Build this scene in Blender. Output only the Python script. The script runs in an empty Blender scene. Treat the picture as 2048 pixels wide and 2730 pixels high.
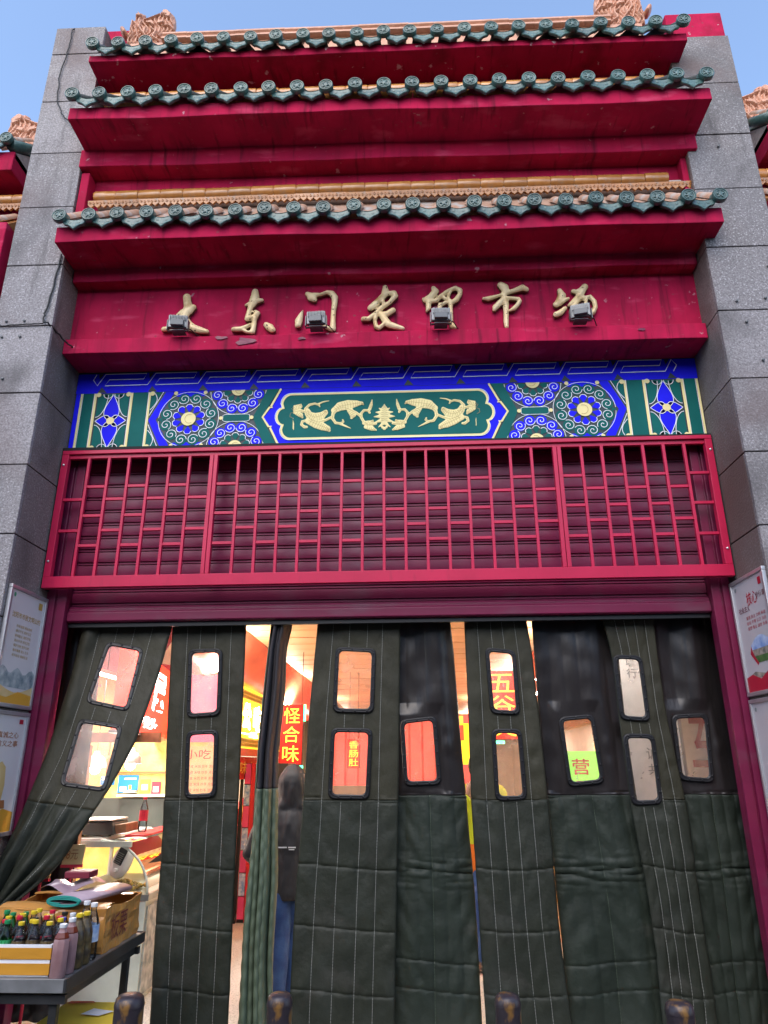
import bpy, math, random, numpy as np
from mathutils import Vector, Matrix
random.seed(7); rng = np.random.default_rng(7)
S = bpy.context.scene
COL = S.collection
R = math.radians
# ------------------------------------------------------------------ camera
cam_d = bpy.data.cameras.new('camera'); cam = bpy.data.objects.new('camera', cam_d); COL.objects.link(cam)
cam_d.sensor_fit = 'VERTICAL'; cam_d.sensor_height = 24.0; cam_d.lens = 24.0*1893/2730
cam_d.clip_start = 0.05; cam_d.clip_end = 2000
def _axes(p, y, r):
    cy, sy, cp, sp = math.cos(y), math.sin(y), math.cos(p), math.sin(p)
    F = Vector((sy*cp, cy*cp, sp)); Rt = Vector((cy, -sy, 0)); U = Rt.cross(F)
    return math.cos(r)*Rt+math.sin(r)*U, -math.sin(r)*Rt+math.cos(r)*U, F
_r, _u, _f = _axes(R(19.59), R(-2.32), R(-0.2))
cam.matrix_world = Matrix(((_r.x, _u.x, -_f.x, 0.2036), (_r.y, _u.y, -_f.y, -4.5), (_r.z, _u.z, -_f.z, 1.6), (0, 0, 0, 1)))
S.camera = cam
S.render.resolution_x = 768; S.render.resolution_y = 1024
# ------------------------------------------------------------------ sky, sun, exposure
SUN_EL, SUN_AZ = 44.0, 194.0      # azimuth from +Y, clockwise: the sun stands behind the photographer
world = bpy.data.worlds.new('World'); S.world = world; world.use_nodes = True
wn = world.node_tree.nodes; wl = world.node_tree.links
sky = wn.new('ShaderNodeTexSky'); sky.sky_type = 'NISHITA'; sky.sun_disc = False
sky.sun_elevation = R(SUN_EL); sky.sun_rotation = R(SUN_AZ)
sky.air_density = 1.0; sky.dust_density = 1.3; sky.ozone_density = 1.0; sky.altitude = 50
bg = wn['Background']; bg.inputs['Strength'].default_value = 0.15
wl.new(sky.outputs[0], bg.inputs['Color'])
sd = bpy.data.lights.new('sun', 'SUN'); sun = bpy.data.objects.new('sun', sd); COL.objects.link(sun)
sd.energy = 0.5; sd.angle = R(50); sd.color = (1.0, 0.93, 0.86)
_d = Vector((math.sin(R(SUN_AZ))*math.cos(R(SUN_EL)), math.cos(R(SUN_AZ))*math.cos(R(SUN_EL)), math.sin(R(SUN_EL))))
sun.rotation_euler = _d.to_track_quat('Z', 'Y').to_euler()
sun.location = (2, -8, 14)
vs = S.view_settings; vs.view_transform = 'Standard'; vs.look = 'None'; vs.exposure = 1.47; vs.gamma = 1.0
S.render.engine = 'CYCLES'
cy = S.cycles; cy.use_denoising = True; cy.max_bounces = 8; cy.transparent_max_bounces = 12; cy.sample_clamp_indirect = 6.0
try: cy.denoiser = 'OPENIMAGEDENOISE'
except Exception: pass
# ------------------------------------------------------------------ materials
MATS = {}
def mat(name, col, rough=0.6, metal=0.0, spec=0.5, var=0.0, vscale=6.0, col2=None, bump=0.0, bscale=30.0, detail=6.0,
        emit=None, estr=0.0, alpha=1.0, trans=0.0, stretch=None, rand=0.0, coat=0.0, ior=1.45):
    m = bpy.data.materials.new(name); m.use_nodes = True
    nt = m.node_tree; n = nt.nodes; l = nt.links
    b = n['Principled BSDF']
    b.inputs['Base Color'].default_value = (*col, 1)
    b.inputs['Roughness'].default_value = rough; b.inputs['Metallic'].default_value = metal
    b.inputs['Specular IOR Level'].default_value = spec; b.inputs['IOR'].default_value = ior
    if coat: b.inputs['Coat Weight'].default_value = coat; b.inputs['Coat Roughness'].default_value = 0.15
    if trans: b.inputs['Transmission Weight'].default_value = trans
    if alpha < 1: b.inputs['Alpha'].default_value = alpha
    if emit is not None:
        b.inputs['Emission Color'].default_value = (*emit, 1); b.inputs['Emission Strength'].default_value = estr
    tc = n.new('ShaderNodeTexCoord'); mp = n.new('ShaderNodeMapping'); l.new(tc.outputs['Object'], mp.inputs[0])
    if stretch: mp.inputs['Scale'].default_value = stretch
    src = None
    if var > 0 or col2:
        t = n.new('ShaderNodeTexNoise'); t.inputs['Scale'].default_value = vscale; t.inputs['Detail'].default_value = detail
        l.new(mp.outputs[0], t.inputs['Vector'])
        cr = n.new('ShaderNodeValToRGB'); cr.color_ramp.elements[0].position = 0.3; cr.color_ramp.elements[1].position = 0.7
        c2 = col2 if col2 else tuple(min(1, c*(1+var)) for c in col)
        c1 = col if col2 else tuple(c*(1-var) for c in col)
        cr.color_ramp.elements[0].color = (*c1, 1); cr.color_ramp.elements[1].color = (*c2, 1)
        l.new(t.outputs['Fac'], cr.inputs[0]); src = cr.outputs[0]
    if rand > 0:
        oi = n.new('ShaderNodeObjectInfo'); hs = n.new('ShaderNodeHueSaturation')
        mr = n.new('ShaderNodeMapRange'); mr.inputs[3].default_value = 1-rand; mr.inputs[4].default_value = 1+rand
        l.new(oi.outputs['Random'], mr.inputs[0]); l.new(mr.outputs[0], hs.inputs['Value'])
        if src is None: hs.inputs['Color'].default_value = (*col, 1)
        else: l.new(src, hs.inputs['Color'])
        src = hs.outputs[0]
    if src is not None: l.new(src, b.inputs['Base Color'])
    if bump > 0:
        t2 = n.new('ShaderNodeTexNoise'); t2.inputs['Scale'].default_value = bscale; t2.inputs['Detail'].default_value = 8
        l.new(mp.outputs[0], t2.inputs['Vector'])
        bp = n.new('ShaderNodeBump'); bp.inputs['Strength'].default_value = bump; bp.inputs['Distance'].default_value = 0.01
        l.new(t2.outputs['Fac'], bp.inputs['Height']); l.new(bp.outputs[0], b.inputs['Normal'])
    MATS[name] = m
    return m
def overlay(m, col, scale, lo, hi, detail=8, stretch=None, rough=None, coord='Object', dist=0.0):
    """patches of another colour (peeling, stains, rust) mixed over what the material has"""
    nt = m.node_tree; n = nt.nodes; l = nt.links; b = n['Principled BSDF']
    tc = n.new('ShaderNodeTexCoord'); mp = n.new('ShaderNodeMapping'); l.new(tc.outputs[coord], mp.inputs[0])
    if stretch: mp.inputs['Scale'].default_value = stretch
    mp.inputs['Location'].default_value = (random.uniform(-9, 9),)*3
    t = n.new('ShaderNodeTexNoise'); t.inputs['Scale'].default_value = scale; t.inputs['Detail'].default_value = detail
    t.inputs['Distortion'].default_value = dist
    l.new(mp.outputs[0], t.inputs['Vector'])
    mr = n.new('ShaderNodeMapRange'); mr.inputs[1].default_value = lo; mr.inputs[2].default_value = hi
    l.new(t.outputs['Fac'], mr.inputs[0])
    mx = n.new('ShaderNodeMix'); mx.data_type = 'RGBA'
    l.new(mr.outputs[0], mx.inputs[0])
    s = b.inputs['Base Color']
    if s.is_linked: l.new(s.links[0].from_socket, mx.inputs[6])
    else: mx.inputs[6].default_value = s.default_value
    mx.inputs[7].default_value = (*col, 1)
    l.new(mx.outputs[2], s)
    return m
M = mat
M('red', (0.43, 0.011, 0.058), 0.75, spec=.10, var=0.24, vscale=2.6, bump=0.45, bscale=14)
overlay(MATS['red'], (0.31, 0.012, 0.05), 5, .5, .75, stretch=(1, 1, .35))
overlay(MATS['red'], (0.24, 0.012, 0.04), 3.0, .54, .78, stretch=(3.5, 1, .35))
overlay(MATS['red'], (0.52, 0.045, 0.11), 6, .58, .72, stretch=(.5, 1, 1.6))
overlay(MATS['red'], (0.50, 0.22, 0.26), 11, .695, .73)
M('red_peel', (0.43, 0.011, 0.058), 0.75, spec=.10, var=0.24, vscale=2.6, bump=0.5, bscale=14)
overlay(MATS['red_peel'], (0.22, 0.012, 0.03), 4, .5, .75)
overlay(MATS['red_peel'], (0.62, 0.42, 0.46), 10, .655, .70)
for _m in ('red', 'red_peel'):
    overlay(MATS[_m], (0.17, 0.010, 0.032), 3.2, .57, .74, stretch=(7, 1, .55), detail=10)      # rain streaks
    overlay(MATS[_m], (0.30, 0.05, 0.075), 26, .66, .74, detail=4)                                  # dust and scuffs
# granite
def granite(name, c1, c2, c3):
    m = M(name, c1, 0.75, col2=c2, vscale=72, detail=4, bump=0.4, bscale=70, rand=0.22)
    overlay(m, c3, 80, .57, .68, detail=3)
    overlay(m, tuple(a*.55 for a in c1), 1.1, .52, .72, dist=.6)
    overlay(m, (c1[0]*.95, c1[1]*.74, c1[2]*.70), 0.9, .48, .72, dist=.8)
    overlay(m, tuple(a*.45 for a in c1), 2.6, .60, .78, stretch=(3, 1, .3))
    return m
granite('granite', (0.150, 0.136, 0.138), (0.310, 0.287, 0.292), (0.42, 0.40, 0.41))
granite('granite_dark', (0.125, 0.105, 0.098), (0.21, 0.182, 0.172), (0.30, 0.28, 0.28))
M('joint', (0.07, 0.065, 0.07), 0.9)
M('glaze_green', (0.036, 0.088, 0.084), 0.38, col2=(0.075, 0.150, 0.138), vscale=45, bump=0.3, bscale=60, rand=0.22, coat=0.25)
overlay(MATS['glaze_green'], (0.12, 0.165, 0.155), 38, .56, .74)
M('glaze_dark', (0.05, 0.055, 0.05), 0.6, var=.3, vscale=20, rand=.2)
M('glaze_gold', (0.40, 0.15, 0.035), 0.25, col2=(0.52, 0.22, 0.06), vscale=14, bump=0.15, bscale=25, rand=0.15, coat=0.4)
overlay(MATS['glaze_gold'], (0.30, 0.20, 0.14), 9, .58, .74)
M('terracotta', (0.50, 0.235, 0.15), 0.5, col2=(0.62, 0.33, 0.22), vscale=20, bump=0.4, bscale=45, rand=0.1)
M('tile_tan', (0.36, 0.20, 0.13), 0.6, col2=(0.46, 0.29, 0.21), vscale=12, bump=0.4, bscale=35, rand=0.15)
overlay(MATS['tile_tan'], (0.42, 0.40, 0.38), 9, .5, .68)
M('mortar', (0.42, 0.39, 0.37), 0.9, col2=(0.55, 0.48, 0.45), vscale=25, bump=0.6, bscale=40)
M('gilt', (0.80, 0.58, 0.29), 0.45, metal=0.08, col2=(0.84, 0.66, 0.40), vscale=9, bump=0.3, bscale=40)
overlay(MATS['gilt'], (0.10, 0.055, 0.025), 42, .645, .68)
overlay(MATS['gilt'], (0.45, 0.28, 0.11), 9, .58, .72)
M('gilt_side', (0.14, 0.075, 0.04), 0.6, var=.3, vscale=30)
M('paint_blue', (0.012, 0.011, 0.80), 0.6, spec=.15, var=0.10, vscale=3, bump=0.1, bscale=30)
M('paint_green', (0.004, 0.115, 0.105), 0.6, spec=.15, var=0.12, vscale=4, bump=0.1, bscale=30)
M('paint_dark', (0.018, 0.032, 0.042), 0.5, var=0.2, vscale=5)
M('paint_cream', (0.86, 0.74, 0.36), 0.6, spec=.15, var=0.06, vscale=8)
M('paint_white', (0.80, 0.83, 0.86), 0.5)
M('scroll_line', (0.42, 0.30, 0.10), 0.5)
M('lattice', (0.50, 0.012, 0.062), 0.4, spec=.3, var=0.09, vscale=4, bump=0.06, bscale=25, coat=0.12)
overlay(MATS['lattice'], (0.34, 0.012, 0.05), 7, .60, .8, stretch=(2.5, 1, .6))
M('shutter', (0.17, 0.013, 0.052), 0.36, spec=.35, var=0.14, vscale=3, bump=0.05, bscale=20, stretch=(.4, 1, 2))
overlay(MATS['shutter'], (0.15, 0.055, 0.085), 5, .55, .8, stretch=(.5, 1, 1))
M('black_rubber', (0.012, 0.012, 0.014), 0.38, var=.2, vscale=20)
M('black_gap', (0.012, 0.012, 0.014), 0.8)
M('lamp_grey', (0.25, 0.255, 0.26), 0.45, metal=0.3, var=0.2, vscale=20)
M('lamp_dark', (0.12, 0.125, 0.13), 0.4, metal=0.2)
M('lamp_lens', (0.30, 0.31, 0.33), 0.2)
M('cable', (0.015, 0.015, 0.016), 0.6)
M('alu', (0.55, 0.55, 0.57), 0.35, metal=0.7, var=.12, vscale=5, stretch=(1, 1, .3))
M('poster', (0.72, 0.69, 0.68), 0.30, var=0.04, vscale=2, coat=.3)
M('poster_grey', (0.55, 0.53, 0.55), 0.30, var=0.05, vscale=2, coat=.3)
M('ink_gold', (0.52, 0.33, 0.08), 0.5); M('ink_red', (0.45, 0.01, 0.035), 0.5); M('ink_dark', (0.16, 0.015, 0.03), 0.5)
M('ink_brown', (0.40, 0.15, 0.05), 0.5); M('ink_grey', (0.22, 0.25, 0.26), 0.5); M('ink_orange', (0.72, 0.36, 0.04), 0.5)
M('ink_green', (0.05, 0.30, 0.14), .5); M('ink_sky', (0.06, 0.20, 0.60), .5, col2=(.75, .82, .9), vscale=9); M('ink_navy', (0.03, 0.06, 0.2), .5)
M('ink_city', (0.10, 0.10, 0.09), .5, col2=(0.50, 0.42, 0.34), vscale=26); M('ink_field', (0.03, 0.10, 0.03), .5, col2=(.12, .22, .06), vscale=20)
M('ink_bird', (0.10, 0.17, 0.20), .5, col2=(0.62, 0.66, 0.64), vscale=14, detail=9)
M('ink_sand', (0.62, 0.42, 0.14), .5, col2=(.75, .58, .3), vscale=6)
M('concrete', (0.15, 0.145, 0.14), 0.85, var=0.2, vscale=3, bump=0.3, bscale=30)
M('paving', (0.032, 0.031, 0.031), 0.85, var=0.2, vscale=4, bump=0.3, bscale=40)
M('terrazzo', (0.55, 0.53, 0.48), 0.35, col2=(0.68, 0.65, 0.60), vscale=60, detail=2)
overlay(MATS['terrazzo'], (0.16, 0.15, 0.14), 90, .62, .66, detail=1)
# ------------------------------------------------------------------ mesh helpers
class MB:
    def __init__(self): self.v = []; self.f = []; self.mi = []
    def add(self, vs, fs, mi=0):
        o = len(self.v); self.v += [tuple(map(float, p)) for p in vs]
        self.f += [tuple(i+o for i in q) for q in fs]; self.mi += [mi]*len(fs); return self
    def box(self, x0, x1, y0, y1, z0, z1, mi=0):
        v = [(x0,y0,z0),(x1,y0,z0),(x1,y1,z0),(x0,y1,z0),(x0,y0,z1),(x1,y0,z1),(x1,y1,z1),(x0,y1,z1)]
        return self.add(v, [(0,3,2,1),(4,5,6,7),(0,1,5,4),(1,2,6,5),(2,3,7,6),(3,0,4,7)], mi)
    def prism(self, prof, axis, a, b, mi=0):
        """profile (list of 2-D points) swept along axis 'x' (profile=y,z), 'y' (x,z) or 'z' (x,y)"""
        n = len(prof)
        def P(p, t):
            return (t, p[0], p[1]) if axis == 'x' else ((p[0], t, p[1]) if axis == 'y' else (p[0], p[1], t))
        v = [P(p, a) for p in prof]+[P(p, b) for p in prof]
        f = [tuple(range(n-1, -1, -1)), tuple(range(n, 2*n))]+[(i, (i+1) % n, (i+1) % n+n, i+n) for i in range(n)]
        return self.add(v, f, mi)
    def tube(self, pts, rad, n=8, mi=0, cap=True):
        pts = [Vector(p) for p in pts]; k = len(pts)
        rs = rad if isinstance(rad, (list, tuple)) else [rad]*k
        v = []; up = None
        for i, p in enumerate(pts):
            d = (pts[min(i+1, k-1)]-pts[max(i-1, 0)]).normalized()
            if up is None: up = Vector((0, 0, 1)) if abs(d.z) < .9 else Vector((1, 0, 0))
            a = (up-d*up.dot(d))
            a = a.normalized() if a.length > 1e-6 else d.orthogonal().normalized()
            up = a; b = d.cross(a)
            v += [p+(a*math.cos(2*math.pi*j/n)+b*math.sin(2*math.pi*j/n))*rs[i] for j in range(n)]
        f = [(i*n+j, i*n+(j+1) % n, (i+1)*n+(j+1) % n, (i+1)*n+j) for i in range(k-1) for j in range(n)]
        if cap: f += [tuple(range(n-1, -1, -1)), tuple(range((k-1)*n, k*n))]
        return self.add(v, f, mi)
    def lathe(self, prof, c, n=20, mi=0, ax='z'):
        k = len(prof); v = []
        for r, h in prof:
            for j in range(n):
                a = 2*math.pi*j/n; x, y = r*math.cos(a), r*math.sin(a)
                v.append((c[0]+x, c[1]+y, c[2]+h) if ax == 'z' else (c[0]+x, c[1]-h, c[2]+y))
        f = [(i*n+j, i*n+(j+1) % n, (i+1)*n+(j+1) % n, (i+1)*n+j) for i in range(k-1) for j in range(n)]
        f += [tuple(range(n-1, -1, -1)), tuple(range((k-1)*n, k*n))]
        return self.add(v, f, mi)
    def grid(self, fn, nu, nv, mi=0, keep=None):
        v = [fn(i/nu, j/nv) for j in range(nv+1) for i in range(nu+1)]
        f = []
        for j in range(nv):
            for i in range(nu):
                if keep is None or keep(i, j): f.append((j*(nu+1)+i, j*(nu+1)+i+1, (j+1)*(nu+1)+i+1, (j+1)*(nu+1)+i))
        return self.add(v, f, mi)
    def poly(self, pts, fn=None, mi=0):
        return self.add([fn(*p) for p in pts] if fn else pts, [tuple(range(len(pts)))], mi)
    def ribbon(self, pts, w, fn, closed=False, mi=0):
        """flat strip of width w along 2-D points, mapped to 3-D by fn"""
        k = len(pts); L = []
        for i in range(k):
            a = pts[(i-1) % k] if (closed or i > 0) else pts[i]; b = pts[(i+1) % k] if (closed or i < k-1) else pts[i]
            dx, dz = b[0]-a[0], b[1]-a[1]; q = math.hypot(dx, dz) or 1
            ww = w[i] if isinstance(w, (list, tuple)) else w
            L.append(((pts[i][0]-dz/q*ww/2, pts[i][1]+dx/q*ww/2), (pts[i][0]+dz/q*ww/2, pts[i][1]-dx/q*ww/2)))
        v = [fn(*p) for pr in L for p in pr]
        f = [(2*i, 2*i+1, 2*((i+1) % k)+1, 2*((i+1) % k)) for i in range(k if closed else k-1)]
        return self.add(v, f, mi)
WL = {}
def link(o, parent):
    COL.objects.link(o)
    if parent is not None: o.parent = parent
    return o
def base(o): return WL.get(o.name, Vector((0, 0, 0))) if o is not None else Vector((0, 0, 0))
def mesh_obj(name, me, parent=None, mats=None, smooth=False, bevel=0.0, loc=None):
    """verts of me are world coordinates (loc None) or local ones around loc"""
    b = base(parent)
    o = bpy.data.objects.new(name, me)
    for m in (mats if isinstance(mats, (list, tuple)) else [mats]):
        if m and m not in [x.name for x in me.materials if x]: me.materials.append(MATS[m])
    link(o, parent)
    if loc is not None: o.location = Vector(loc)-b; WL[o.name] = Vector(loc)
    else:
        if b.length > 0: me.transform(Matrix.Translation(-b))
        WL[o.name] = b
    if smooth: me.shade_smooth()
    if bevel:
        md = o.modifiers.new('b', 'BEVEL'); md.width = bevel; md.segments = 2; md.limit_method = 'ANGLE'
    return o
def mk(mb, name='m'):
    me = bpy.data.meshes.new(name); me.from_pydata(mb.v, [], mb.f)
    if any(mb.mi): me.polygons.foreach_set('material_index', mb.mi)
    me.update(); return me
def obj(name, mb, mats, parent=None, smooth=False, bevel=0.0):
    return mesh_obj(name, mk(mb, name), parent, mats, smooth, bevel)
def thing(name, loc, label, cat, group=None):
    o = bpy.data.objects.new(name, None); COL.objects.link(o); o.location = loc; o.empty_display_size = .1
    WL[o.name] = Vector(loc); o['label'] = label; o['category'] = cat
    if group: o['group'] = group
    return o
def tag(o, label, cat, group=None):
    o['label'] = label; o['category'] = cat
    if group: o['group'] = group
    return o
def struct(name, mb, mats, **k):
    o = obj(name, mb, mats, **k); o['kind'] = 'structure'; return o
def clone(src, parent, loc):
    o = bpy.data.objects.new(src.name.split('.')[0], src.data); link(o, parent); o.location = Vector(loc)-base(parent); WL[o.name] = Vector(loc)
    for m in src.modifiers:
        if m.type == 'BEVEL':
            d = o.modifiers.new('b', 'BEVEL'); d.width = m.width; d.segments = m.segments; d.limit_method = m.limit_method
    return o
def shade_auto(o, deg=40):
    me = o.data; me.shade_smooth(); me.set_sharp_from_angle(angle=R(deg)); return o
# text: the glyph outlines of the built-in font, laid into a w x h box on a plane
_tc = bpy.data.curves.new('glyphs', 'FONT'); _to = bpy.data.objects.new('glyphs', _tc); COL.objects.link(_to)
def glyph_mesh(body, bold=0.0):
    _tc.body = body; _tc.offset = bold; _tc.resolution_u = 3; _tc.align_x = 'LEFT'; _tc.space_line = 1.0
    dg = bpy.context.evaluated_depsgraph_get(); dg.update()
    me = _to.evaluated_get(dg).to_mesh()
    v = [tuple(p.co) for p in me.vertices]; f = [tuple(p.vertices) for p in me.polygons]
    _to.evaluated_get(dg).to_mesh_clear(); return v, f
def text(name, body, o, ux, uz, w, h, m, parent, bold=0.0, shear=0.0, mb=None):
    v, f = glyph_mesh(body, bold)
    if not v: return None
    xs = [p[0] for p in v]; ys = [p[1] for p in v]; x0, x1, y0, y1 = min(xs), max(xs), min(ys), max(ys)
    o, ux, uz = Vector(o), Vector(ux), Vector(uz)
    vv = [o+ux*((p[0]-x0)/(x1-x0)*w+shear*(p[1]-y0)/(y1-y0)*h)+uz*((p[1]-y0)/(y1-y0)*h) for p in v]
    b = mb or MB(); b.add(vv, f)
    return obj(name, b, m, parent) if mb is None else b
# relief from brush strokes: union of tapered strokes as a domed height field over a contoured outline
def dist_field(strokes, X, Z):
    d = np.full(X.shape, -9.0)
    for st in strokes:
        if len(st) == 1: st = [st[0], (st[0][0]+1e-4, st[0][1], st[0][2])]
        for (x0, z0, r0), (x1, z1, r1) in zip(st[:-1], st[1:]):
            dx, dz = x1-x0, z1-z0; L = dx*dx+dz*dz+1e-12
            t = np.clip(((X-x0)*dx+(Z-z0)*dz)/L, 0, 1)
            d = np.maximum(d, r0+(r1-r0)*t-np.hypot(X-x0-dx*t, Z-z0-dz*t))
    return d
def poly_field(poly, X, Z):
    P = np.array(poly); n = len(P); dmin = np.full(X.shape, 9.0); ins = np.zeros(X.shape, bool)
    for i in range(n):
        (x0, z0), (x1, z1) = P[i], P[(i+1) % n]
        dx, dz = x1-x0, z1-z0; t = np.clip(((X-x0)*dx+(Z-z0)*dz)/(dx*dx+dz*dz+1e-12), 0, 1)
        dmin = np.minimum(dmin, np.hypot(X-x0-dx*t, Z-z0-dz*t))
        c = ((z0 > Z) != (z1 > Z)); xi = x0+(Z-z0)*dx/(dz if dz else 1e-12); ins ^= c & (X < xi)
    return np.where(ins, dmin, -dmin)
def contour_relief(d, hgt, xs, zs, yback, step):
    """mesh of {d>0}: front surface at y = yback-hgt, straight sides to yback; grid vertices next to the outline snap onto it"""
    nz, nx = d.shape; ins = d > 0
    gx, gz = np.gradient(d, step)[1], np.gradient(d, step)[0]
    X, Z = np.meshgrid(xs, zs)
    # faces where any corner is inside; outside corners get pulled to the outline
    cell = ins[:-1, :-1] | ins[1:, :-1] | ins[:-1, 1:] | ins[1:, 1:]
    g2 = gx**2+gz**2+1e-9
    px = np.where(ins, X, X-gx*np.clip(d, -2*step, 0)/np.sqrt(g2)); pz = np.where(ins, Z, Z-gz*np.clip(d, -2*step, 0)/np.sqrt(g2))
    used = np.zeros(d.shape, bool)
    used[:-1, :-1] |= cell; used[1:, :-1] |= cell; used[:-1, 1:] |= cell; used[1:, 1:] |= cell
    idx = -np.ones(d.shape, int); idx[used] = np.arange(used.sum())
    H = np.where(ins, hgt, hgt.min() if False else np.minimum(hgt, hgt))
    v = np.stack([px[used], (yback-H)[used], pz[used]], 1).tolist()
    f = []; ed = {}
    for j, i in zip(*np.nonzero(cell)):
        q = (int(idx[j, i]), int(idx[j, i+1]), int(idx[j+1, i+1]), int(idx[j+1, i])); f.append(q)
        for a, b in zip(q, q[1:]+q[:1]):
            if (b, a) in ed: del ed[(b, a)]
            else: ed[(a, b)] = 1
    nb = {}
    def bk(i):
        if i not in nb: nb[i] = len(v); v.append([v[i][0], yback, v[i][2]])
        return nb[i]
    sides = [(b, a, bk(a), bk(b)) for a, b in ed]
    return v, f, sides
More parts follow.
